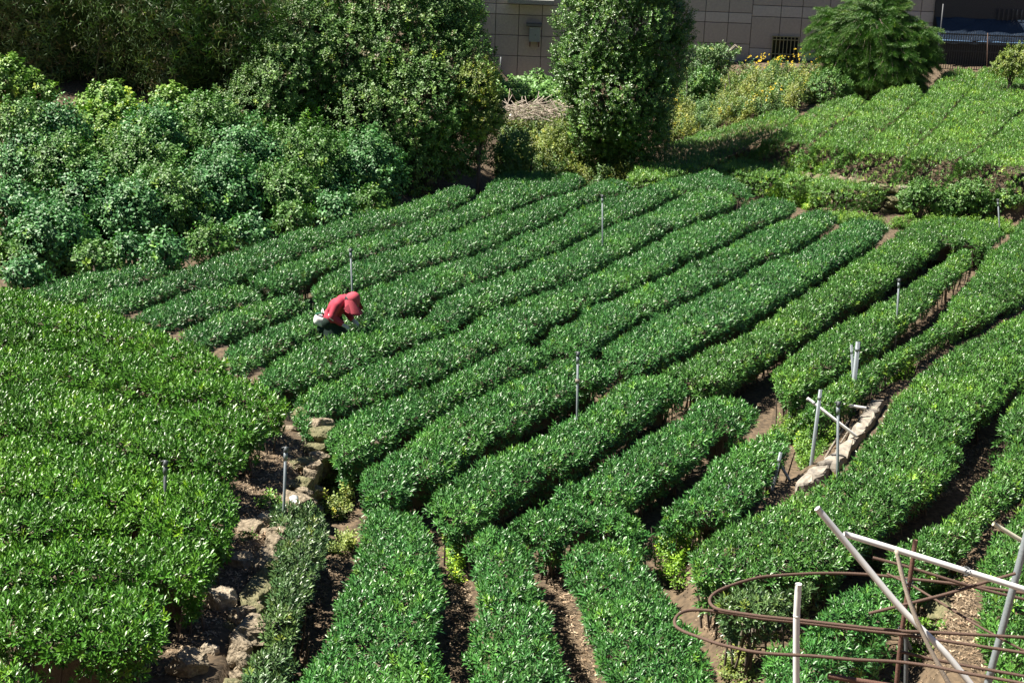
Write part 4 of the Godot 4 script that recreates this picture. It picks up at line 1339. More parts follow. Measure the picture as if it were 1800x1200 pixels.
	[0, "cool", "short tea row second in from the terrace corner, ended by a dark notch", PackedVector2Array([Vector2(-6.515, -22.783), Vector2(-6.339, -23.383), Vector2(-6.073, -24.299), Vector2(-5.797, -24.865), Vector2(-5.239, -25.158), Vector2(-4.849, -25.303), Vector2(-4.511, -24.816), Vector2(-4.467, -24.343), Vector2(-4.721, -24.188), Vector2(-4.991, -23.691), Vector2(-5.145, -23.264), Vector2(-5.387, -23.049), Vector2(-5.562, -22.57), Vector2(-5.733, -22.308), Vector2(-6.163, -22.35)])],
	[0, "cool", "short tea row directly behind the bending picker", PackedVector2Array([Vector2(-5.505, -21.942), Vector2(-5.303, -22.675), Vector2(-5.154, -23.083), Vector2(-4.913, -23.554), Vector2(-4.6, -23.975), Vector2(-4.333, -24.442), Vector2(-4.061, -24.762), Vector2(-3.706, -24.655), Vector2(-3.547, -24.402), Vector2(-3.658, -23.999), Vector2(-3.998, -23.356), Vector2(-4.208, -23.004), Vector2(-4.443, -22.386), Vector2(-4.605, -22.032), Vector2(-4.763, -21.562), Vector2(-5.087, -21.519)])],
	[0, "mid", "tea row right in front of the picker, hiding their legs", PackedVector2Array([Vector2(-3.857, -19.874), Vector2(-3.813, -20.461), Vector2(-3.566, -21.318), Vector2(-3.329, -21.817), Vector2(-3.022, -22.248), Vector2(-2.637, -22.534), Vector2(-2.421, -22.975), Vector2(-2.082, -23.341), Vector2(-1.731, -23.571), Vector2(-1.461, -23.501), Vector2(-1.148, -23.153), Vector2(-1.123, -22.879), Vector2(-1.273, -22.519), Vector2(-1.535, -22.253), Vector2(-1.85, -21.824), Vector2(-2.036, -21.396), Vector2(-2.29, -20.856), Vector2(-2.471, -20.545), Vector2(-2.697, -20.292), Vector2(-2.872, -20.023), Vector2(-3.092, -19.701), Vector2(-3.365, -19.589), Vector2(-3.662, -19.631)])],
	[0, "mid", "second tea row in front of the picker, starting at the low stone wall", PackedVector2Array([Vector2(-3.079, -18.695), Vector2(-3.137, -19.205), Vector2(-2.888, -19.726), Vector2(-2.671, -20.102), Vector2(-2.36, -20.559), Vector2(-1.933, -21.258), Vector2(-1.599, -21.89), Vector2(-1.179, -22.532), Vector2(-0.864, -22.846), Vector2(-0.482, -22.796), Vector2(-0.227, -22.429), Vector2(-0.185, -22.174), Vector2(-0.359, -21.739), Vector2(-0.617, -21.338), Vector2(-0.863, -20.892), Vector2(-1.056, -20.441), Vector2(-1.377, -20.126), Vector2(-1.529, -19.918), Vector2(-1.65, -19.666), Vector2(-1.892, -19.354), Vector2(-2.187, -19.068), Vector2(-2.394, -18.607), Vector2(-2.53, -18.219), Vector2(-2.552, -17.726), Vector2(-2.745, -17.705), Vector2(-2.931, -18.015)])],
	[0, "mid", "third tea row in front of the picker, its near end beside the stone pile", PackedVector2Array([Vector2(-2.484, -17.561), Vector2(-2.518, -17.972), Vector2(-2.32, -18.521), Vector2(-2.101, -18.809), Vector2(-1.819, -19.186), Vector2(-1.567, -19.572), Vector2(-1.33, -19.836), Vector2(-1.045, -20.249), Vector2(-0.879, -20.689), Vector2(-0.691, -20.973), Vector2(-0.509, -21.322), Vector2(-0.225, -21.851), Vector2(0.047, -22.173), Vector2(0.325, -22.114), Vector2(0.646, -21.966), Vector2(0.761, -21.762), Vector2(0.566, -21.461), Vector2(0.34, -21.045), Vector2(0.147, -20.732), Vector2(-0.107, -20.282), Vector2(-0.355, -20.008), Vector2(-0.593, -19.611), Vector2(-0.82, -19.204), Vector2(-1.037, -18.764), Vector2(-1.206, -18.346), Vector2(-1.375, -18.033), Vector2(-1.423, -17.699), Vector2(-1.613, -17.318), Vector2(-1.761, -16.976), Vector2(-2.02, -16.829), Vector2(-2.241, -16.866), Vector2(-2.403, -17.254)])],
	[0, "mid", "broad tea row with the tall clamped sprinkler pole at its near edge", PackedVector2Array([Vector2(-1.883, -16.048), Vector2(-1.849, -16.347), Vector2(-1.75, -16.74), Vector2(-1.577, -17.178), Vector2(-1.358, -17.556), Vector2(-1.318, -17.995), Vector2(-1.084, -18.522), Vector2(-0.942, -18.775), Vector2(-0.714, -19.191), Vector2(-0.468, -19.6), Vector2(-0.253, -19.967), Vector2(-0.005, -20.35), Vector2(0.234, -20.658), Vector2(0.454, -20.943), Vector2(0.655, -21.412), Vector2(1.02, -21.611), Vector2(1.408, -21.57), Vector2(1.652, -21.42), Vector2(1.697, -21.13), Vector2(1.61, -20.717), Vector2(1.396, -20.44), Vector2(1.104, -20.24), Vector2(0.961, -19.745), Vector2(0.662, -19.378), Vector2(0.413, -18.931), Vector2(0.3, -18.54), Vector2(0.028, -18.234), Vector2(-0.252, -17.676), Vector2(-0.498, -17.232), Vector2(-0.604, -16.82), Vector2(-0.79, -16.531), Vector2(-1.038, -16.225), Vector2(-1.193, -15.813), Vector2(-1.275, -15.579), Vector2(-1.54, -15.536), Vector2(-1.747, -15.584)])],
	[0, "mid", "tea row leading down to the near columns, yellowish at its far tip", PackedVector2Array([Vector2(-1.037, -15.551), Vector2(-0.929, -15.946), Vector2(-0.754, -16.272), Vector2(-0.582, -16.648), Vector2(-0.311, -17.15), Vector2(-0.12, -17.5), Vector2(0.147, -17.763), Vector2(0.431, -18.145), Vector2(0.647, -18.533), Vector2(0.855, -18.934), Vector2(1.07, -19.326), Vector2(1.229, -19.597), Vector2(1.332, -20), Vector2(1.538, -20.375), Vector2(1.849, -20.775), Vector2(2.212, -20.934), Vector2(2.524, -20.802), Vector2(2.755, -20.442), Vector2(2.762, -20.199), Vector2(2.571, -19.912), Vector2(2.34, -19.78), Vector2(2.204, -19.384), Vector2(1.965, -18.965), Vector2(1.69, -18.489), Vector2(1.44, -17.969), Vector2(1.254, -17.627), Vector2(1.141, -17.283), Vector2(0.912, -17.058), Vector2(0.562, -16.67), Vector2(0.381, -16.331), Vector2(0.186, -15.967), Vector2(0.004, -15.67), Vector2(-0.123, -15.303), Vector2(-0.282, -15.092), Vector2(-0.471, -14.915), Vector2(-0.663, -14.865), Vector2(-0.859, -15.2)])],
	[0, "mid", "tea row above the low crescent hedge, ragged at its far end", PackedVector2Array([Vector2(0.427, -15.974), Vector2(0.484, -16.141), Vector2(0.662, -16.323), Vector2(0.856, -16.473), Vector2(1.155, -17.103), Vector2(1.298, -17.32), Vector2(1.563, -17.745), Vector2(1.755, -18.091), Vector2(2.091, -18.58), Vector2(2.35, -18.962), Vector2(2.459, -19.314), Vector2(2.695, -19.745), Vector2(3.07, -19.945), Vector2(3.373, -19.825), Vector2(3.605, -19.699), Vector2(3.688, -19.333), Vector2(3.482, -18.9), Vector2(3.287, -18.553), Vector2(3.037, -18.571), Vector2(2.835, -18.1), Vector2(2.578, -17.56), Vector2(2.242, -16.999), Vector2(1.955, -16.641), Vector2(1.812, -16.383), Vector2(1.605, -15.966), Vector2(1.48, -15.659), Vector2(1.254, -15.603), Vector2(1.001, -15.681), Vector2(0.684, -15.771)])],
	[0, "mid", "stubby tea row between the leaning pipes and the bright weeds", PackedVector2Array([Vector2(1.716, -15.479), Vector2(1.92, -15.874), Vector2(2.2, -16.385), Vector2(2.422, -16.784), Vector2(2.539, -17.228), Vector2(2.725, -17.534), Vector2(2.911, -17.806), Vector2(3.207, -18.118), Vector2(3.429, -18.455), Vector2(3.692, -18.621), Vector2(3.905, -18.44), Vector2(3.903, -18.042), Vector2(3.805, -17.669), Vector2(3.638, -17.486), Vector2(3.476, -16.969), Vector2(3.314, -16.516), Vector2(3.044, -16.054), Vector2(2.819, -15.602), Vector2(2.65, -15.452), Vector2(2.42, -15.48), Vector2(2.172, -15.357), Vector2(1.921, -15.171), Vector2(1.759, -15.204)])],
	[0, "mid", "low crescent tea hedge across the heads of the near columns", PackedVector2Array([Vector2(-0.042, -15.229), Vector2(0.141, -15.462), Vector2(0.479, -15.699), Vector2(0.752, -15.777), Vector2(1.088, -15.672), Vector2(1.4, -15.566), Vector2(1.644, -15.422), Vector2(1.739, -15.202), Vector2(1.683, -14.927), Vector2(1.565, -14.822), Vector2(1.359, -14.928), Vector2(1.143, -15.018), Vector2(0.972, -15.002), Vector2(0.791, -14.829), Vector2(0.659, -14.693), Vector2(0.434, -14.657), Vector2(0.32, -14.8), Vector2(0.164, -14.99), Vector2(0.013, -15.12)])],
	[0, "mid", "widest near tea column, beside the narrow hedge under the boulders", PackedVector2Array([Vector2(-1.736, -15.035), Vector2(-1.596, -15.429), Vector2(-1.337, -15.522), Vector2(-1.146, -15.489), Vector2(-0.966, -15.223), Vector2(-0.771, -14.839), Vector2(-0.698, -14.583), Vector2(-0.627, -14.003), Vector2(-0.56, -13.554), Vector2(-0.533, -13.039), Vector2(-0.549, -12.707), Vector2(-0.556, -12.334), Vector2(-0.503, -11.973), Vector2(-0.421, -11.714), Vector2(-0.364, -11.414), Vector2(-0.301, -11.032), Vector2(-2.003, -10.909), Vector2(-1.927, -11.347), Vector2(-1.874, -11.729), Vector2(-1.722, -12.185), Vector2(-1.731, -12.528), Vector2(-1.769, -13.011), Vector2(-1.728, -13.453), Vector2(-1.664, -13.799), Vector2(-1.659, -14.271), Vector2(-1.697, -14.644)])],
	[0, "mid", "middle near tea column between two bare soil strips", PackedVector2Array([Vector2(-0.502, -14.602), Vector2(-0.354, -14.91), Vector2(-0.183, -15.053), Vector2(0.034, -15.01), Vector2(0.191, -14.866), Vector2(0.319, -14.631), Vector2(0.406, -14.311), Vector2(0.421, -13.954), Vector2(0.458, -13.456), Vector2(0.53, -13.191), Vector2(0.598, -12.825), Vector2(0.629, -12.485), Vector2(0.672, -12.042), Vector2(0.715, -11.717), Vector2(0.715, -11.105), Vector2(-0.267, -11.034), Vector2(-0.317, -11.753), Vector2(-0.383, -12.036), Vector2(-0.397, -12.335), Vector2(-0.353, -12.605), Vector2(-0.315, -13.057), Vector2(-0.333, -13.388), Vector2(-0.409, -13.923), Vector2(-0.466, -14.379)])],
	[0, "mid", "near tea column under the rusty bar loop", PackedVector2Array([Vector2(0.572, -14.137), Vector2(0.623, -14.493), Vector2(0.787, -14.705), Vector2(1.049, -14.821), Vector2(1.306, -14.814), Vector2(1.514, -14.741), Vector2(1.638, -14.54), Vector2(1.687, -14.023), Vector2(1.754, -13.566), Vector2(1.869, -13.239), Vector2(1.951, -12.875), Vector2(2.025, -12.597), Vector2(2.047, -12.148), Vector2(2.092, -11.873), Vector2(2.147, -11.209), Vector2(0.902, -11.119), Vector2(0.895, -11.741), Vector2(0.855, -12.165), Vector2(0.794, -12.58), Vector2(0.724, -13.056), Vector2(0.658, -13.632), Vector2(0.593, -13.969)])],
	[0, "dull", "narrow untrimmed tea hedge below the boulder path", PackedVector2Array([Vector2(-2.764, -15.349), Vector2(-2.53, -15.422), Vector2(-2.294, -15.497), Vector2(-2.085, -15.247), Vector2(-1.949, -14.575), Vector2(-1.914, -13.987), Vector2(-1.94, -13.61), Vector2(-1.954, -13.173), Vector2(-1.971, -12.748), Vector2(-1.945, -12.36), Vector2(-2.055, -12.125), Vector2(-2.288, -12.219), Vector2(-2.432, -12.495), Vector2(-2.364, -12.8), Vector2(-2.384, -13.137), Vector2(-2.517, -13.559), Vector2(-2.508, -14.02), Vector2(-2.634, -14.604)])],
	[0, "dull", "small tea bush at the bottom edge beside the boulders", PackedVector2Array([Vector2(-2.375, -11.413), Vector2(-2.361, -11.829), Vector2(-2.221, -12.057), Vector2(-2.01, -12.018), Vector2(-1.887, -11.812), Vector2(-1.933, -11.447), Vector2(-1.97, -11.005), Vector2(-2.29, -10.982)])],
	[0.55, "bright", "farthest bright tea row of the raised terrace, along its outer edge", PackedVector2Array([Vector2(-8.768, -22.431), Vector2(-7.988, -22.328), Vector2(-7.23, -21.69), Vector2(-6.275, -21.185), Vector2(-5.504, -20.587), Vector2(-4.921, -19.94), Vector2(-4.442, -19.657), Vector2(-4.005, -19.131), Vector2(-3.809, -18.628), Vector2(-4.028, -18.473), Vector2(-4.463, -18.675), Vector2(-5.05, -19.131), Vector2(-5.664, -19.608), Vector2(-6.238, -19.879), Vector2(-6.946, -20.263), Vector2(-7.696, -20.467), Vector2(-8.044, -20.481)])],
	[0.55, "bright", "second bright terrace tea row, reaching out to the stone wall corner", PackedVector2Array([Vector2(-7.977, -20.303), Vector2(-7.633, -20.29), Vector2(-6.889, -20.088), Vector2(-6.188, -19.711), Vector2(-5.611, -19.417), Vector2(-5.004, -18.948), Vector2(-4.423, -18.499), Vector2(-3.959, -18.33), Vector2(-3.662, -18.392), Vector2(-3.322, -18.015), Vector2(-2.963, -17.679), Vector2(-2.814, -17.308), Vector2(-2.84, -17.062), Vector2(-2.946, -16.919), Vector2(-3.178, -17.088), Vector2(-3.362, -17.221), Vector2(-3.724, -17.381), Vector2(-4.036, -17.458), Vector2(-4.417, -17.505), Vector2(-4.748, -17.698), Vector2(-5.13, -18.085), Vector2(-5.453, -18.421), Vector2(-6.252, -19.249), Vector2(-6.955, -19.295), Vector2(-7.622, -19.347)])],
	[0.55, "bright", "third bright terrace tea row, just below the long dark curved gap", PackedVector2Array([Vector2(-7.563, -19.186), Vector2(-6.891, -19.109), Vector2(-6.187, -19.037), Vector2(-5.385, -18.177), Vector2(-5.014, -17.713), Vector2(-4.668, -17.383), Vector2(-4.413, -17.187), Vector2(-4.134, -17.242), Vector2(-3.608, -17.17), Vector2(-3.294, -17.053), Vector2(-2.981, -16.83), Vector2(-2.938, -16.5), Vector2(-2.998, -16.209), Vector2(-3.147, -15.977), Vector2(-3.392, -16.106), Vector2(-3.64, -16.299), Vector2(-3.984, -16.589), Vector2(-4.522, -17.041), Vector2(-5.147, -17.463), Vector2(-5.671, -17.728), Vector2(-6.309, -17.842), Vector2(-7.065, -17.846)])],
	[0.55, "bright", "fourth bright terrace tea row, pointing at the bare path", PackedVector2Array([Vector2(-7.013, -17.707), Vector2(-6.263, -17.704), Vector2(-5.63, -17.592), Vector2(-5.11, -17.33), Vector2(-4.49, -16.914), Vector2(-3.956, -16.467), Vector2(-3.614, -16.181), Vector2(-3.369, -15.991), Vector2(-3.109, -15.638), Vector2(-3.035, -15.424), Vector2(-3.075, -15.186), Vector2(-3.214, -15.066), Vector2(-3.432, -15.026), Vector2(-3.641, -15.092), Vector2(-3.881, -15.28), Vector2(-4.095, -15.348), Vector2(-4.389, -15.463), Vector2(-4.628, -15.605), Vector2(-4.854, -15.694), Vector2(-5.187, -15.792), Vector2(-5.66, -15.895), Vector2(-6.362, -15.955)])],
	[0.55, "bright", "bright terrace tea row with a dark sprinkler pole, swelling at its near end", PackedVector2Array([Vector2(-6.313, -15.823), Vector2(-5.617, -15.764), Vector2(-5.168, -15.622), Vector2(-4.806, -15.53), Vector2(-4.582, -15.443), Vector2(-4.283, -15.238), Vector2(-4.006, -15.124), Vector2(-3.667, -14.846), Vector2(-3.427, -14.802), Vector2(-3.195, -14.758), Vector2(-3.025, -14.609), Vector2(-2.904, -14.248), Vector2(-2.801, -13.872), Vector2(-2.78, -13.435), Vector2(-2.839, -13.149), Vector2(-3.087, -13.182), Vector2(-3.395, -13.264), Vector2(-3.713, -13.376), Vector2(-3.845, -13.609), Vector2(-4.092, -13.838), Vector2(-4.369, -13.964), Vector2(-4.601, -14.05), Vector2(-4.911, -14.066), Vector2(-5.668, -14.086)])],
	[0.55, "bright", "short bright terrace tea row cradled in the bend of its neighbour", PackedVector2Array([Vector2(-5.623, -13.965), Vector2(-5.022, -13.978), Vector2(-4.659, -13.982), Vector2(-4.321, -13.862), Vector2(-4.071, -13.72), Vector2(-3.891, -13.561), Vector2(-3.805, -13.282), Vector2(-4, -13.153), Vector2(-4.494, -13.079), Vector2(-5.268, -13.008)])],
	[0.55, "bright", "bright terrace tea row opposite the stone slab steps", PackedVector2Array([Vector2(-5.238, -12.929), Vector2(-4.468, -13), Vector2(-3.973, -13.059), Vector2(-3.727, -13.206), Vector2(-3.372, -13.169), Vector2(-3.069, -13.101), Vector2(-2.892, -13.022), Vector2(-2.785, -12.806), Vector2(-2.727, -12.553), Vector2(-2.781, -12.239), Vector2(-2.939, -12.106), Vector2(-3.166, -12.158), Vector2(-3.459, -12.193), Vector2(-3.708, -12.123), Vector2(-4.155, -12.014), Vector2(-4.875, -11.952)])],
	[0.55, "bright", "nearest large bright tea row, large leaved, beside the pointed boulders", PackedVector2Array([Vector2(-4.85, -11.884), Vector2(-4.133, -11.945), Vector2(-3.689, -12.054), Vector2(-3.437, -12.111), Vector2(-3.263, -12.054), Vector2(-3.115, -11.95), Vector2(-3.024, -11.728), Vector2(-2.956, -11.404), Vector2(-2.921, -11.196), Vector2(-2.945, -10.99), Vector2(-3.027, -10.834), Vector2(-3.173, -10.745), Vector2(-3.37, -10.759), Vector2(-3.573, -10.792), Vector2(-3.825, -10.821), Vector2(-4.084, -10.87), Vector2(-4.491, -10.918)])],
	[0.55, "bright", "tea bush cut by the bottom left corner", PackedVector2Array([Vector2(-4.385, -10.632), Vector2(-4.199, -10.646), Vector2(-4.02, -10.612), Vector2(-3.815, -10.468), Vector2(-3.611, -10.228), Vector2(-3.436, -9.893), Vector2(-4.093, -9.846)])],
	[0.3, "warm", "wide tea row on top of the flat stone wall, behind the white pipes", PackedVector2Array([Vector2(1.873, -13.942), Vector2(2.125, -14.287), Vector2(2.343, -14.535), Vector2(2.578, -14.729), Vector2(2.893, -15.113), Vector2(3.294, -15.54), Vector2(3.729, -15.99), Vector2(4.065, -16.451), Vector2(4.273, -16.763), Vector2(4.46, -17.226), Vector2(4.763, -17.81), Vector2(4.931, -18.208), Vector2(5.122, -18.624), Vector2(5.341, -19.208), Vector2(5.768, -19.904), Vector2(6.076, -20.543), Vector2(6.461, -21.111), Vector2(6.96, -21.782), Vector2(7.47, -22.491), Vector2(8.008, -23.173), Vector2(8.565, -23.857), Vector2(9.073, -24.49), Vector2(9.805, -25.428), Vector2(8.286, -21.08), Vector2(7.673, -20.299), Vector2(7.43, -19.947), Vector2(7.017, -19.182), Vector2(6.71, -18.975), Vector2(6.456, -18.403), Vector2(6.235, -17.93), Vector2(5.993, -17.751), Vector2(6.015, -17.373), Vector2(5.671, -16.599), Vector2(5.287, -16.039), Vector2(4.97, -15.706), Vector2(4.595, -15.081), Vector2(4.161, -14.491), Vector2(3.895, -14.096), Vector2(3.774, -13.801), Vector2(3.593, -13.606), Vector2(3.342, -13.449), Vector2(3.005, -13.314), Vector2(2.579, -13.199), Vector2(2.166, -13.137), Vector2(1.912, -13.193), Vector2(1.86, -13.522)])],
	[0.3, "warm", "tea row cut by the right edge above a dark bare gap", PackedVector2Array([Vector2(6.734, -18.668), Vector2(7.168, -19.4), Vector2(7.626, -20.158), Vector2(8.233, -20.929), Vector2(7.224, -18.039), Vector2(6.853, -17.845), Vector2(6.596, -17.752), Vector2(6.623, -18.195)])],
	[0.3, "warm", "tea row running along the small stacked stones behind the rusty bars", PackedVector2Array([Vector2(3.988, -13.891), Vector2(4.18, -14.21), Vector2(4.398, -14.483), Vector2(4.636, -14.766), Vector2(4.969, -15.117), Vector2(5.317, -15.55), Vector2(5.648, -16.166), Vector2(5.927, -16.511), Vector2(6.227, -17.129), Vector2(6.557, -17.515), Vector2(6.809, -17.711), Vector2(7.224, -18.039), Vector2(6.603, -16.263), Vector2(6.179, -15.826), Vector2(5.862, -15.434), Vector2(5.529, -14.945), Vector2(5.205, -14.452), Vector2(5.005, -14.197), Vector2(4.742, -13.818), Vector2(4.61, -13.52), Vector2(4.44, -13.438), Vector2(4.167, -13.521), Vector2(3.983, -13.668)])],
	[0.65, "warm", "tea row in the lower right corner behind the slanting grey post", PackedVector2Array([Vector2(5.805, -14.853), Vector2(5.552, -14.507), Vector2(5.276, -14.053), Vector2(4.988, -13.648), Vector2(4.797, -13.272), Vector2(4.655, -12.84), Vector2(4.523, -12.456), Vector2(4.392, -12.092), Vector2(4.289, -11.747), Vector2(4.233, -11.475), Vector2(4.2, -11.215), Vector2(4.173, -10.917), Vector2(4.147, -10.632), Vector2(4.117, -10.359), Vector2(4.548, -10.391), Vector2(6.308, -15.375)])],
	[0.3, "dull", "small tea bush seen inside the upper rusty loop", PackedVector2Array([Vector2(2.068, -12.679), Vector2(2.145, -12.882), Vector2(2.323, -13.023), Vector2(2.621, -13.099), Vector2(2.923, -13.177), Vector2(3.173, -13.276), Vector2(3.222, -13.228), Vector2(3.036, -13.007), Vector2(2.867, -12.77), Vector2(2.744, -12.542), Vector2(2.543, -12.432), Vector2(2.293, -12.411), Vector2(2.111, -12.49)])],
	[0.3, "mid", "short tea row behind the crossing of the white pipe and bamboo stick", PackedVector2Array([Vector2(2.887, -12.355), Vector2(3.039, -12.638), Vector2(3.194, -12.883), Vector2(3.456, -13.158), Vector2(3.749, -13.326), Vector2(4.022, -13.536), Vector2(4.247, -13.488), Vector2(4.385, -13.302), Vector2(4.212, -12.981), Vector2(4.067, -12.687), Vector2(3.911, -12.403), Vector2(3.711, -12.216), Vector2(3.439, -12.138), Vector2(3.124, -12.18), Vector2(2.914, -12.209)])],
	[0.3, "mid", "tea bush at the bottom edge behind the upright white pipe", PackedVector2Array([Vector2(2.31, -11.723), Vector2(2.436, -11.926), Vector2(2.589, -12.048), Vector2(2.776, -12.198), Vector2(2.905, -12.163), Vector2(3.111, -12.112), Vector2(3.424, -12.07), Vector2(3.703, -12.115), Vector2(3.686, -12.003), Vector2(3.492, -11.794), Vector2(3.243, -11.617), Vector2(3.098, -11.352), Vector2(2.993, -10.864), Vector2(2.285, -10.812), Vector2(2.278, -11.241)])],
	[null, "hill", "hill tea row lying half in the shadow of the dense round tree", PackedVector2Array([Vector2(3.043, -37.96), Vector2(3.533, -41.431), Vector2(4.624, -43.371), Vector2(5.752, -44.927), Vector2(6.451, -44.912), Vector2(7.367, -44.344), Vector2(8.41, -44.697), Vector2(8.508, -43.733), Vector2(7.679, -42.293), Vector2(6.966, -41.833), Vector2(6.251, -41.853), Vector2(5.229, -40.267), Vector2(4.378, -39.051), Vector2(3.66, -38.008)])],
	[null, "hill", "second hill tea row, rising towards the drooping conifer", PackedVector2Array([Vector2(5.73, -40.38), Vector2(6.511, -41.949), Vector2(7.188, -41.714), Vector2(7.924, -42.279), Vector2(8.78, -43.811), Vector2(9.575, -45.271), Vector2(10.677, -46.259), Vector2(10.899, -45.591), Vector2(9.94, -43.554), Vector2(8.853, -41.454), Vector2(8.141, -40.144), Vector2(7.759, -40.424), Vector2(6.935, -38.805), Vector2(6.452, -39.237), Vector2(6.041, -39.696)])],
	[null, "hill", "third hill tea row, topping out at the conifer trunk", PackedVector2Array([Vector2(7.292, -39.061), Vector2(7.889, -40.259), Vector2(8.274, -39.999), Vector2(8.984, -41.282), Vector2(10.083, -43.411), Vector2(11.222, -45.834), Vector2(12.008, -47.283), Vector2(13.093, -47.902), Vector2(12.902, -46.401), Vector2(11.502, -43.591), Vector2(10.406, -41.402), Vector2(9.796, -40.485), Vector2(8.93, -39.369), Vector2(8.609, -39.546), Vector2(8.282, -39.71), Vector2(7.569, -38.418)])],
	[null, "hill", "hill tea row overhanging the ruined stone wall", PackedVector2Array([Vector2(7.905, -38.146), Vector2(8.483, -39.607), Vector2(8.799, -39.415), Vector2(9.533, -40.01), Vector2(10.281, -40.848), Vector2(11.619, -43.361), Vector2(13.019, -46.145), Vector2(14.054, -48.684), Vector2(14.776, -50.293), Vector2(15.807, -50.785), Vector2(15.097, -48.308), Vector2(13.657, -45.156), Vector2(12.411, -42.461), Vector2(11.144, -40.074), Vector2(10.479, -38.592), Vector2(10.198, -38.496), Vector2(9.803, -38.04), Vector2(9.043, -37.386), Vector2(8.369, -37.409)])],
	[null, "hill", "hill tea row with a thin pole near the dark fence at its top", PackedVector2Array([Vector2(10.227, -38.407), Vector2(10.553, -38.516), Vector2(11.222, -39.75), Vector2(12.522, -42.244), Vector2(13.794, -45.005), Vector2(15.292, -48.324), Vector2(16.206, -50.922), Vector2(17.514, -51.14), Vector2(18.101, -50.487), Vector2(16.691, -46.231), Vector2(14.983, -43.684), Vector2(13.405, -40.711), Vector2(12.217, -38.793), Vector2(11.657, -38.099), Vector2(11.463, -38.033), Vector2(11.187, -38.057), Vector2(10.479, -37.683)])],
	[null, "hill", "hill tea row at the right edge over the dark hollow", PackedVector2Array([Vector2(11.571, -37.988), Vector2(11.792, -38.043), Vector2(12.337, -38.67), Vector2(13.506, -40.51), Vector2(14.964, -43.08), Vector2(16.649, -45.56), Vector2(14.016, -37.058), Vector2(13.333, -37.203), Vector2(12.539, -37.519), Vector2(12.002, -37.786)])],
]
# [foot, top, label]
var sprinklers := [
	[Vector3(-2.83, -0.1, -24.349), Vector3(-2.896, 1.649, -24.349), "thin sprinkler pole rising behind the picker"],
	[Vector3(1.884, -0.1, -29.463), Vector3(1.779, 1.811, -29.463), "sprinkler pole standing alone in the upper middle rows"],
	[Vector3(0.967, -0.1, -18.561), Vector3(0.907, 1.689, -18.561), "tallest sprinkler pole at field centre with a clamp halfway up"],
	[Vector3(6.934, -0.1, -24.651), Vector3(6.854, 1.412, -24.651), "short sprinkler pole in the round tipped row behind the paired pipes"],
	[Vector3(-2.6, -0.1, -15.129), Vector3(-2.529, 1.474, -15.129), "sprinkler pole at the stone wall beside the boulder path"],
	[Vector3(-3.722, 0.45, -14.164), Vector3(-3.661, 1.642, -14.164), "dark sprinkler pole in the bright raised terrace"],
	[Vector3(4.061, 0.2, -16.01), Vector3(3.904, 1.977, -16.01), "sprinkler pole next to the flat topped stone wall"],
	[Vector3(11.723, -0.1, -33.587), Vector3(11.464, 1.299, -33.587), "sprinkler pole against the dark hollow below the hill"],
]
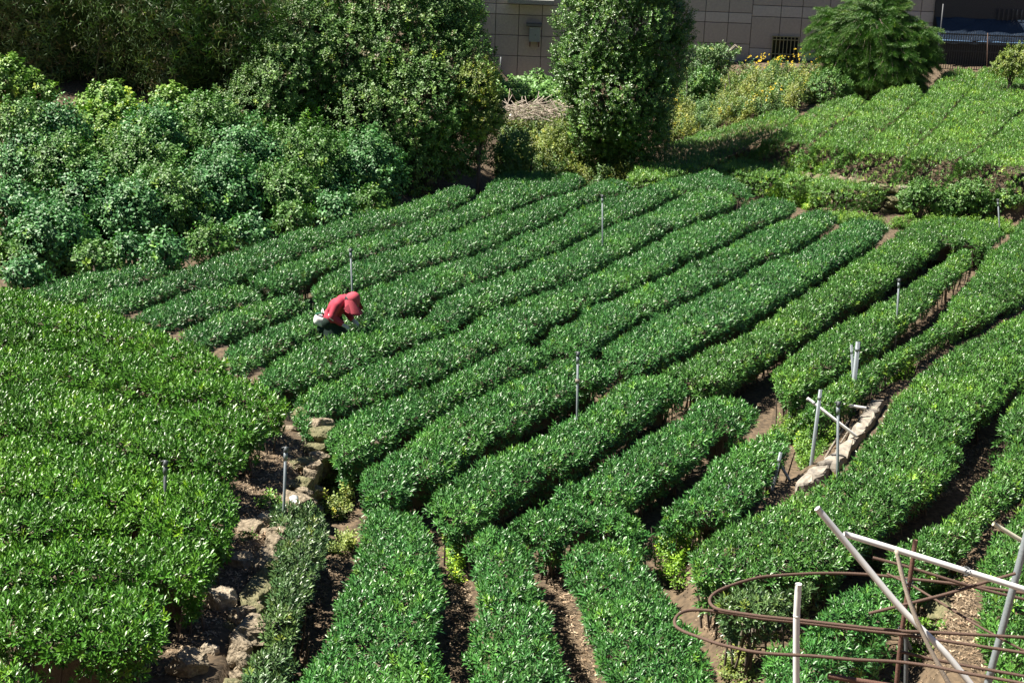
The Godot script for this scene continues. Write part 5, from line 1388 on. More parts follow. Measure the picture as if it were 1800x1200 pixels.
# [one end, other end, radius, material, name, label, category]
var rods := [
	[Vector3(5.305, -0.25, -20.832), Vector3(5.28, 1.353, -20.832), 0.036, "galv", "grey_pipe", "thick grey pipe standing upright at the stone wall", "pipe"],
	[Vector3(5.462, -0.245, -20.949), Vector3(5.21, 1.269, -20.949), 0.02, "galv", "grey_pipe", "thin grey pipe leaning against the thick upright one", "pipe"],
	[Vector3(4.203, -0.05, -18.416), Vector3(4.231, 1.356, -18.416), 0.026, "galv", "grey_pipe", "grey pipe stuck in the stone wall, crossed by a white one", "pipe"],
	[Vector3(4.966, 0.45, -19.13), Vector3(4.2, 1.021, -19.03), 0.022, "pvc", "white_pipe", "white pipe lying slantwise across the grey pipe at the wall", "pipe"],
	[Vector3(5.311, 0.55, -20.086), Vector3(4.951, 0.624, -19.986), 0.022, "pvc", "white_pipe", "short white pipe lying flat by the paired upright pipes", "pipe"],
	[Vector3(3.465, -0.247, -17.537), Vector3(3.593, 0.758, -17.537), 0.024, "galv", "grey_pipe", "pale pipe leaning over the stubby row below the wall", "pipe"],
	[Vector3(4.035, -0.091, -17.841), Vector3(3.549, 0.639, -17.841), 0.02, "galv", "grey_pipe", "thin pipe forming a cross with the pale leaning one", "pipe"],
	[Vector3(2.763, -0.05, -16.432), Vector3(2.779, 0.722, -16.432), 0.026, "galv", "grey_pipe", "short grey pipe stump beside the bright weeds", "pipe"],
	[Vector3(-2.243, -0.244, -13.082), Vector3(-2.366, 0.429, -13.082), 0.025, "galv", "grey_pipe", "short grey pipe in the narrow hedge, nearer the boulders", "pipe"],
	[Vector3(-2.177, -0.244, -13.111), Vector3(-2.296, 0.403, -13.111), 0.025, "galv", "grey_pipe", "short grey pipe in the narrow hedge, farther from the boulders", "pipe"],
	[Vector3(2.449, -0.05, -13.09), Vector3(2.483, 0.823, -13.09), 0.022, "oldwood", "wooden_stake", "grey wooden stake with a white nail inside the rusty loops", "stake"],
	[Vector3(2.703, -0.04, -13.197), Vector3(2.557, 0.552, -13.197), 0.015, "oldwood", "wooden_stake", "small slanting stick beside the nailed stake", "stake"],
	[Vector3(0.326, -0.049, -40.676), Vector3(0.397, 0.846, -40.676), 0.03, "darkwood", "wooden_stake", "dark stake at the far edge of the field", "stake"],
	[Vector3(17.316, 2.037, -53.745), Vector3(17.126, 3.854, -53.745), 0.018, "rust", "thin_pole", "thin pole on the hill in front of the dark fence", "pole"],
	[Vector3(5.997, 0.818, -53.477), Vector3(5.885, 1.96, -53.477), 0.09, "oldwood", "wooden_post", "thick weathered post among the garden weeds", "post"],
	[Vector3(5.821, 0.451, -49.916), Vector3(5.71, 2.331, -49.916), 0.022, "darkwood", "garden_stake", "dark garden stake beside the weathered post", "stake"],
	[Vector3(7.043, 0.994, -50.749), Vector3(6.666, 2.516, -50.749), 0.02, "darkwood", "garden_stake", "dark garden stake under the bare branched bush", "stake"],
	[Vector3(7.375, 1.052, -49.438), Vector3(7.054, 2.471, -49.438), 0.02, "darkwood", "garden_stake", "slanting garden stake in front of the yellow flowers", "stake"],
	[Vector3(7.089, 0.994, -50.072), Vector3(7.094, 2.053, -50.072), 0.02, "darkwood", "garden_stake", "short garden stake between two slanting ones", "stake"],
	[Vector3(0.813, -0.034, -45.409), Vector3(0.762, 1.151, -45.409), 0.022, "darkwood", "garden_stake", "dark stake in the gap between the two big trees", "stake"],
	[Vector3(-0.308, 0.011, -46.035), Vector3(-0.296, 1.134, -46.035), 0.02, "galv", "garden_stake", "pale stake with a white ball on its top", "stake"],
	[Vector3(5.122, 0.3, -20.233), Vector3(4.421, 0.3, -18.568), 0.018, "oldwood", "wooden_batten", "long brown batten lying along the stone wall", "batten"],
	[Vector3(5.108, 0.35, -19.919), Vector3(4.616, 0.35, -18.767), 0.015, "oldwood", "wooden_batten", "pale batten lying beside the longer brown one", "batten"],
]
# [name, label, category, material, radius, path]
var bars := [
	["rusty_bar", "rusty reinforcing bar bent into the upper hairpin loop", "rebar", "rust", 0.009, [Vector3(3.352, 3.72, -7.501), Vector3(3.042, 3.72, -7.562), Vector3(2.787, 3.72, -7.628), Vector3(2.412, 3.72, -7.694), Vector3(2.194, 3.72, -7.728), Vector3(1.971, 3.72, -7.731), Vector3(1.737, 3.72, -7.696), Vector3(1.501, 3.72, -7.63), Vector3(1.343, 3.72, -7.528), Vector3(1.231, 3.72, -7.424), Vector3(1.18, 3.72, -7.328), Vector3(1.185, 3.72, -7.245), Vector3(1.243, 3.72, -7.195), Vector3(1.427, 3.72, -7.149), Vector3(1.633, 3.72, -7.119), Vector3(2.037, 3.72, -7.053), Vector3(2.201, 3.72, -7.034), Vector3(2.344, 3.72, -7.032), Vector3(2.86, 3.72, -7.015), Vector3(3.166, 3.72, -7.001)]],
	["rusty_bar", "rusty reinforcing bar bent into the lower hairpin loop", "rebar", "rust", 0.009, [Vector3(3.103, 3.69, -6.821), Vector3(2.825, 3.69, -6.897), Vector3(2.443, 3.69, -6.993), Vector3(2.209, 3.69, -7.051), Vector3(2.046, 3.69, -7.077), Vector3(1.663, 3.69, -7.145), Vector3(1.434, 3.69, -7.18), Vector3(1.25, 3.69, -7.233), Vector3(1.124, 3.69, -7.25), Vector3(1.032, 3.69, -7.229), Vector3(0.974, 3.69, -7.156), Vector3(0.958, 3.69, -7.062), Vector3(0.995, 3.69, -6.994), Vector3(1.078, 3.69, -6.93), Vector3(1.168, 3.69, -6.868), Vector3(1.275, 3.69, -6.82), Vector3(1.344, 3.69, -6.795), Vector3(1.448, 3.69, -6.779), Vector3(1.559, 3.69, -6.775), Vector3(1.673, 3.69, -6.772), Vector3(1.871, 3.69, -6.751), Vector3(2.102, 3.69, -6.745), Vector3(2.262, 3.69, -6.715), Vector3(2.445, 3.69, -6.652), Vector3(2.669, 3.69, -6.583), Vector3(2.872, 3.69, -6.513)]],
	["rusty_bar", "straight rusty bar just under the long white pipe", "rebar", "rust", 0.009, [Vector3(2.138, 3.913, -7.55), Vector3(2.343, 3.884, -7.5), Vector3(2.553, 3.842, -7.45), Vector3(2.766, 3.798, -7.42), Vector3(2.983, 3.76, -7.4), Vector3(3.319, 3.687, -7.4)]],
	["rusty_bar", "rusty bar slanting up from the bamboo stick to the grey post", "rebar", "rust", 0.009, [Vector3(2.031, 3.775, -7.12), Vector3(2.234, 3.829, -7.14), Vector3(2.479, 3.875, -7.2), Vector3(2.699, 3.924, -7.26), Vector3(2.873, 3.965, -7.3)]],
	["rusty_bar", "thin rusty bar slanting down to the right across the soil", "rebar", "rust", 0.007, [Vector3(2.252, 3.782, -7.62), Vector3(2.355, 3.777, -7.5), Vector3(2.524, 3.741, -7.3), Vector3(2.678, 3.712, -7.1), Vector3(2.856, 3.659, -6.98), Vector3(3.09, 3.565, -6.9)]],
	["rusty_bar", "ribbed rusty bar at the bottom, from post to right edge", "rebar", "rust", 0.009, [Vector3(2.199, 3.602, -7.02), Vector3(2.353, 3.578, -7), Vector3(2.556, 3.558, -6.97), Vector3(2.845, 3.548, -6.9), Vector3(3.099, 3.503, -6.9)]],
	["white_pipe", "long white pipe slanting from upper left down past the bamboo", "pipe", "pvc", 0.018, [Vector3(1.667, 4.42, -7.05), Vector3(1.879, 4.189, -7.03), Vector3(2.174, 3.875, -6.96), Vector3(2.397, 3.677, -6.9), Vector3(2.594, 3.462, -6.85), Vector3(2.828, 3.216, -6.8)]],
	["white_pipe", "white pipe sloping gently to the right edge", "pipe", "pvc", 0.017, [Vector3(1.877, 4.189, -7.25), Vector3(2.222, 4.093, -7.25), Vector3(2.572, 4.005, -7.22), Vector3(2.893, 3.92, -7.2), Vector3(3.224, 3.826, -7.2)]],
	["white_pipe", "short upright white pipe with a joint, at the bottom", "pipe", "pvc", 0.018, [Vector3(1.58, 4.035, -6.92), Vector3(1.588, 3.847, -6.92), Vector3(1.624, 3.442, -6.92), Vector3(1.698, 2.653, -6.92)]],
	["grey_post", "slanting grey steel post near the right edge", "post", "galv", 0.021, [Vector3(2.937, 4.302, -7.35), Vector3(2.914, 4.105, -7.34), Vector3(2.866, 3.706, -7.32), Vector3(2.816, 3.309, -7.3), Vector3(2.75, 2.552, -7.3)]],
	["cream_pipe", "thin cream pipe end poking in from the right edge", "pipe", "cream", 0.013, [Vector3(2.748, 4.22, -7.4), Vector3(2.933, 4.116, -7.4), Vector3(3.178, 3.978, -7.4)]],
	["bamboo_stick", "pale knotted bamboo stick tied over the white pipe", "stick", "bamboo", 0.011, [Vector3(2.096, 4.225, -6.98), Vector3(2.15, 4.044, -6.93), Vector3(2.204, 3.906, -6.89), Vector3(2.286, 3.748, -6.85), Vector3(2.402, 3.556, -6.8), Vector3(2.589, 3.272, -6.75)]],
	["rusty_post", "rusty upright post carrying the bars", "post", "rustpost", 0.013, [Vector3(2.292, 4.146, -7.3), Vector3(2.282, 3.893, -7.28), Vector3(2.269, 3.601, -7.26), Vector3(2.27, 3.294, -7.24), Vector3(2.305, 2.496, -7.24)]],
	["steel_stub", "dark hooked steel stub wired to the rusty post", "pipe", "steel", 0.012, [Vector3(2.257, 3.63, -7.2), Vector3(2.277, 3.598, -7.2), Vector3(2.309, 3.319, -7.2), Vector3(2.398, 2.528, -7.2)]],
	["angle_iron", "brown iron bar lying at the bottom edge", "iron bar", "rustpost", 0.016, [Vector3(1.787, 3.502, -6.9), Vector3(2.083, 3.463, -6.9), Vector3(2.556, 3.396, -6.9)]],
]
# [centre, width, height, label]
var rocks := [
	[Vector3(-2.995, 0.5, -18.304), 0.203, 0.101, "flat brown stone under the last terrace row, at the wall corner"],
	[Vector3(-2.827, 0.5, -18.078), 0.131, 0.093, "small brown stone next to the wall corner"],
	[Vector3(-2.666, 0.5, -18.03), 0.216, 0.108, "broad pale stone topping the low terrace wall"],
	[Vector3(-2.658, 0.45, -17.925), 0.184, 0.107, "pale stone tucked under the broad topping one"],
	[Vector3(-2.622, 0.3, -17.934), 0.138, 0.169, "upright stone in the face of the low terrace wall"],
	[Vector3(-2.671, 0.5, -17.113), 0.323, 0.103, "mossy flat slab on the terrace wall beside the sprinkler pole"],
	[Vector3(-2.672, 0.35, -17.211), 0.311, 0.178, "grey block under the mossy flat slab"],
	[Vector3(-2.658, 0.45, -16.472), 0.242, 0.114, "mossy wedge stone above the white pipe ring"],
	[Vector3(-2.564, 0.15, -18.347), 0.118, 0.22, "narrow brown stone standing off the wall face"],
	[Vector3(-2.837, 0.55, -15.599), 0.149, 0.074, "square paving stone highest on the boulder path"],
	[Vector3(-2.791, 0.55, -15.221), 0.185, 0.079, "pale flat stone crossing the boulder path"],
	[Vector3(-2.922, 0.55, -15), 0.353, 0.085, "long flat step slab across the boulder path"],
	[Vector3(-2.733, 0.55, -14.861), 0.13, 0.065, "small corner stone at the long step slab"],
	[Vector3(-2.829, 0.55, -14.08), 0.334, 0.068, "shaded step slab lower on the boulder path"],
	[Vector3(-2.875, 0.5, -13.076), 0.325, 0.313, "large pointed boulder, top half sunlit, beside the near tea row"],
	[Vector3(-2.788, 0.4, -12.73), 0.307, 0.205, "overhanging mossy slab boulder below the pointed one"],
	[Vector3(-2.77, 0.5, -12.175), 0.164, 0.164, "oval pale stone wedged between two boulders"],
	[Vector3(-2.892, 0.55, -11.736), 0.359, 0.275, "broad boulder with leaf shadows at the bottom edge"],
	[Vector3(-2.669, 0.35, -12.017), 0.238, 0.238, "pale boulder at the bottom edge beside the broad shadowed one"],
	[Vector3(-2.769, 0.1, -13.662), 0.121, 0.134, "small orange brown rock at the foot of the pointed boulder"],
	[Vector3(6.166, 0.6, -16.297), 0.183, 0.155, "highest thin stone of the small stacked line by the right edge"],
	[Vector3(5.974, 0.6, -16.002), 0.166, 0.138, "second thin stone of the small stacked line"],
	[Vector3(5.809, 0.58, -15.73), 0.163, 0.15, "third stone of the small stacked line, pale edged"],
	[Vector3(5.659, 0.56, -15.5), 0.175, 0.134, "fourth stone of the small stacked line, square"],
	[Vector3(5.496, 0.54, -15.306), 0.186, 0.12, "fifth stone of the small stacked line, rounded"],
	[Vector3(5.339, 0.5, -15.16), 0.211, 0.158, "largest pale block of the small stacked line"],
	[Vector3(5.166, 0.5, -14.682), 0.27, 0.193, "orange terracotta slab below the stacked stones"],
	[Vector3(4.629, 0.5, -13.538), 0.347, 0.215, "dark grey layered rock on the soil path behind the bamboo stick"],
	[Vector3(4.291, 0.4, -13.122), 0.198, 0.187, "beige rounded rock behind the hooked steel stub"],
	[Vector3(10.165, 0.109, -39.6), 0.8, 0.32, "large sunlit slab of the ruined wall under the hill"],
	[Vector3(9.463, -0.065, -39.6), 0.705, 0.224, "long mossy dark slab of the ruined wall"],
	[Vector3(10.103, -0.056, -39.6), 0.673, 0.224, "pale middle block of the ruined wall"],
	[Vector3(10.384, -0.273, -39.6), 0.546, 0.225, "low block at the foot of the ruined wall"],
	[Vector3(9.293, -0.283, -39.6), 0.642, 0.225, "brown rubble stone before the ruined wall"],
	[Vector3(8.11, -0.031, -39), 0.348, 0.316, "round pale stone at the end of a tea row"],
	[Vector3(7.917, 0.01, -40.6), 0.427, 0.197, "flat pink stone in the weeds below the hill"],
	[Vector3(8.141, 0.069, -40.6), 0.262, 0.23, "small brown stone beside the flat pink one"],
	[Vector3(10.49, -0.204, -38.2), 0.403, 0.248, "square wooden looking stone right of the ruined wall"],
	[Vector3(13.274, 0.319, -37.4), 0.303, 0.606, "tall brown rock in the dark hollow"],
	[Vector3(4.909, 0.683, -47.738), 0.648, 0.305, "white stone in the garden beside the tree, nearest the trunk"],
	[Vector3(5.406, 0.731, -48.342), 0.579, 0.27, "white stone in the garden, farther from the trunk"],
	[Vector3(6.461, 0.25, -22.584), 0.303, 0.208, "rounded brown stone at the far end of the flat topped wall"],
]
var slabs := [
	["lowest slab of the flat topped stone wall, dark stained", PackedVector2Array([Vector2(3.783, -17.38), Vector2(3.958, -17.756), Vector2(4.166, -18.045), Vector2(4.4, -18.132), Vector2(4.299, -17.75), Vector2(4.104, -17.53), Vector2(3.936, -17.317), Vector2(3.785, -17.224)])],
	["second slab of the flat topped stone wall", PackedVector2Array([Vector2(4.166, -18.045), Vector2(4.419, -18.499), Vector2(4.617, -18.651), Vector2(4.71, -18.421), Vector2(4.481, -18.078), Vector2(4.4, -18.132)])],
	["long middle slab of the flat topped stone wall", PackedVector2Array([Vector2(4.579, -18.625), Vector2(4.867, -19.223), Vector2(5.171, -19.931), Vector2(5.298, -19.748), Vector2(5.146, -19.371), Vector2(4.863, -18.834), Vector2(4.699, -18.441)])],
	["rounded top slab of the flat topped stone wall", PackedVector2Array([Vector2(5.2, -19.984), Vector2(5.424, -20.599), Vector2(5.635, -20.945), Vector2(5.817, -20.966), Vector2(5.636, -20.467), Vector2(5.408, -19.933), Vector2(5.269, -19.696)])],
]
# [label, tone, base, height, outline]
var weeds := [
	["bright lime weeds round the near end of the wide walled row", "lime", 0.1, 0.35, PackedVector2Array([Vector2(1.799, -15.361), Vector2(1.918, -15.941), Vector2(2.19, -16.223), Vector2(2.776, -16.401), Vector2(2.826, -16.248), Vector2(2.503, -15.912), Vector2(2.223, -15.559), Vector2(2.079, -15.153), Vector2(2.105, -14.779), Vector2(1.941, -14.765), Vector2(1.831, -14.979)])],
	["lime weeds at the head of the soil strip between two near columns", "lime", 0, 0.25, PackedVector2Array([Vector2(-0.741, -15.905), Vector2(-0.612, -16.085), Vector2(-0.496, -15.845), Vector2(-0.492, -15.284), Vector2(-0.436, -14.91), Vector2(-0.546, -14.753), Vector2(-0.63, -15.118)])],
	["pale weeds at the foot of the low terrace wall", "pale", 0, 0.3, PackedVector2Array([Vector2(-2.412, -17.585), Vector2(-2.317, -17.902), Vector2(-2.091, -17.618), Vector2(-1.992, -17.232), Vector2(-1.977, -16.668), Vector2(-2.12, -16.384), Vector2(-2.271, -16.549)])],
	["pale weeds at the head of the soil strip by the narrow hedge", "pale", 0, 0.2, PackedVector2Array([Vector2(-2.141, -15.853), Vector2(-2.011, -16.084), Vector2(-1.843, -15.964), Vector2(-1.803, -15.509), Vector2(-1.962, -15.431), Vector2(-2.091, -15.531)])],
	["green weeds below the flat topped stone wall", "green", 0, 0.3, PackedVector2Array([Vector2(3.833, -19.792), Vector2(4.156, -20.449), Vector2(4.5, -20.669), Vector2(4.681, -20.255), Vector2(4.91, -19.911), Vector2(4.675, -19.181), Vector2(4.399, -18.817), Vector2(4.173, -18.469), Vector2(4.133, -18.899), Vector2(4.262, -19.84)])],
	["pale grass beside the soil at the bottom edge", "pale", 0.1, 0.15, PackedVector2Array([Vector2(2.254, -13.092), Vector2(2.419, -13.223), Vector2(2.609, -13.119), Vector2(2.58, -12.551), Vector2(2.445, -12.221), Vector2(2.293, -12.315)])],
	["lime weeds round the flat pink stone below the hill", "lime", 0, 0.3, PackedVector2Array([Vector2(6.827, -38.82), Vector2(7.453, -40.679), Vector2(8.102, -41.09), Vector2(8.646, -40.482), Vector2(8.712, -39.202), Vector2(7.846, -37.972), Vector2(7.647, -38.574)])],
	["tuft of weeds at the far end of the flat topped wall", "lime", 0.15, 0.3, PackedVector2Array([Vector2(6.248, -22.343), Vector2(6.463, -22.832), Vector2(6.794, -23.192), Vector2(6.829, -22.878), Vector2(6.587, -22.385), Vector2(6.354, -22.206)])],
	["low weeds on the soil below the stacked stones", "green", 0.35, 0.12, PackedVector2Array([Vector2(4.273, -15.237), Vector2(4.42, -15.02), Vector2(4.611, -14.741), Vector2(4.966, -14.627), Vector2(5.099, -14.425), Vector2(4.977, -14.006), Vector2(4.687, -13.85), Vector2(4.572, -14.106), Vector2(4.526, -14.661), Vector2(4.268, -14.932)])],
	["low weeds behind the hooked steel stub", "green", 0.35, 0.12, PackedVector2Array([Vector2(4.341, -13.692), Vector2(4.518, -13.453), Vector2(4.57, -13.213), Vector2(4.319, -12.726), Vector2(4.088, -12.708), Vector2(4.15, -13.18)])],
	["small weeds on the boulder path beside the pole", "green", 0.5, 0.15, PackedVector2Array([Vector2(-2.956, -15.733), Vector2(-2.843, -15.866), Vector2(-2.663, -15.814), Vector2(-2.56, -15.6), Vector2(-2.745, -15.497), Vector2(-2.925, -15.564)])],
	["weeds along the foot of the hill before the row ends", "green", 0, 0.25, PackedVector2Array([Vector2(7.643, -36.878), Vector2(8.646, -37.372), Vector2(9.617, -36.372), Vector2(10.989, -37.068), Vector2(12.76, -36.96), Vector2(12.917, -35.854), Vector2(11.54, -35.879), Vector2(10.103, -35.965), Vector2(8.66, -36.05)])],
	["little weed tuft on the step slab", "green", 0.55, 0.12, PackedVector2Array([Vector2(-2.957, -14.686), Vector2(-2.877, -14.77), Vector2(-2.76, -14.658), Vector2(-2.79, -14.473), Vector2(-2.889, -14.494)])],
]
var beds := [
	["squash vine with big leaves at the foot of the tiled wall", "squash", PackedVector2Array([Vector2(-1.901, -47.051), Vector2(-1.705, -49.145), Vector2(-0.989, -52.379), Vector2(0.05, -54.588), Vector2(0.911, -54.157), Vector2(1.759, -53.732), Vector2(1.693, -50.82), Vector2(0.888, -51.202), Vector2(-0.338, -51.548), Vector2(-1.265, -48.037)])],
	["tangled yellow green weeds in the gap between the two big trees", "weed", PackedVector2Array([Vector2(-0.678, -40.546), Vector2(-0.591, -44.147), Vector2(-0.468, -47.317), Vector2(0.286, -48.48), Vector2(1.652, -49.038), Vector2(2.155, -46.612), Vector2(1.839, -42.311), Vector2(1.288, -40.508), Vector2(0.307, -40.761)])],
	["overgrown garden bed below the window", "weed", PackedVector2Array([Vector2(4.345, -46.045), Vector2(4.907, -49.425), Vector2(5.568, -52.32), Vector2(6.038, -54.013), Vector2(6.781, -53.21), Vector2(7.669, -52.226), Vector2(8.488, -52.255), Vector2(9.886, -52.04), Vector2(10.621, -51.582), Vector2(10.083, -48.697), Vector2(9.022, -46.987), Vector2(7.641, -46.364), Vector2(6.627, -46.793), Vector2(5.901, -46.808), Vector2(5.063, -45.832)])],
	["yellow flowering weeds along the foot of the tiled wall", "flower", PackedVector2Array([Vector2(7.966, -52.944), Vector2(8.831, -53.19), Vector2(10.104, -53.307), Vector2(10.755, -52.302), Vector2(10.564, -51.279), Vector2(9.388, -51.501), Vector2(7.989, -51.602)])],
	["small clump of yellow flowers in the garden bed", "flower", PackedVector2Array([Vector2(7.819, -46.978), Vector2(8.412, -47.584), Vector2(8.515, -46.711), Vector2(8.128, -46), Vector2(7.815, -46.323)])],
	["yellow flowers beside the dense round tree", "flower", PackedVector2Array([Vector2(4.504, -48.06), Vector2(4.945, -49.871), Vector2(5.394, -50.427), Vector2(5.33, -48.675), Vector2(4.825, -47.326)])],
	["low weeds along the far edge of the field", "weed", PackedVector2Array([Vector2(3.228, -40.194), Vector2(3.475, -39.186), Vector2(3.022, -39.526), Vector2(2.082, -39.949), Vector2(1.463, -40.921), Vector2(0.807, -41.35), Vector2(-0.19, -40.998), Vector2(-0.524, -41.037), Vector2(-0.205, -42.093), Vector2(1.498, -42.282), Vector2(3.162, -41.687)])],
]
var litter_areas := [
	[0.55, PackedVector2Array([Vector2(-3.413, -17.23), Vector2(-3.232, -17.879), Vector2(-3.004, -18.123), Vector2(-2.606, -17.521), Vector2(-2.451, -16), Vector2(-2.796, -15.791), Vector2(-2.641, -14.518), Vector2(-2.461, -13.163), Vector2(-2.708, -12.656), Vector2(-2.832, -12.19), Vector2(-3.004, -11.544), Vector2(-3.182, -11.632), Vector2(-3.18, -12.274), Vector2(-3.348, -13.216), Vector2(-3.027, -13.635), Vector2(-3.107, -14.627), Vector2(-3.041, -14.942)])],
	[0, PackedVector2Array([Vector2(-2.038, -15.758), Vector2(-1.858, -15.693), Vector2(-1.878, -15.298), Vector2(-1.966, -14.697), Vector2(-1.979, -13.877), Vector2(-2.068, -13.246), Vector2(-2.263, -13.351), Vector2(-2.121, -13.996), Vector2(-2.114, -14.829)])],
	[0, PackedVector2Array([Vector2(-0.625, -15.105), Vector2(-0.39, -15.05), Vector2(-0.346, -14.411), Vector2(-0.43, -13.745), Vector2(-0.461, -13.133), Vector2(-0.256, -12.368), Vector2(-0.367, -12.36), Vector2(-0.585, -13.241), Vector2(-0.59, -13.86), Vector2(-0.587, -14.392)])],
	[0, PackedVector2Array([Vector2(0.475, -15.505), Vector2(0.679, -15.523), Vector2(0.813, -14.37), Vector2(0.961, -13.36), Vector2(1.035, -12.462), Vector2(0.81, -12.446), Vector2(0.722, -13.342), Vector2(0.651, -14.222), Vector2(0.533, -14.765)])],
	[0.15, PackedVector2Array([Vector2(1.961, -15.17), Vector2(2.163, -15.188), Vector2(2.291, -14.069), Vector2(2.587, -13.962), Vector2(2.659, -13.222), Vector2(2.372, -12.853), Vector2(2.243, -13.678), Vector2(2.034, -14.593)])],
	[0.35, PackedVector2Array([Vector2(4.571, -14.549), Vector2(5.359, -15.053), Vector2(5.197, -14.188), Vector2(4.966, -13.522), Vector2(4.774, -12.148), Vector2(3.716, -12.071), Vector2(4.14, -13.334)])],
	[0.3, PackedVector2Array([Vector2(4.463, -15.699), Vector2(6.647, -19.387), Vector2(7.316, -19.933), Vector2(6.188, -17.834), Vector2(5.059, -16.421)])],
]
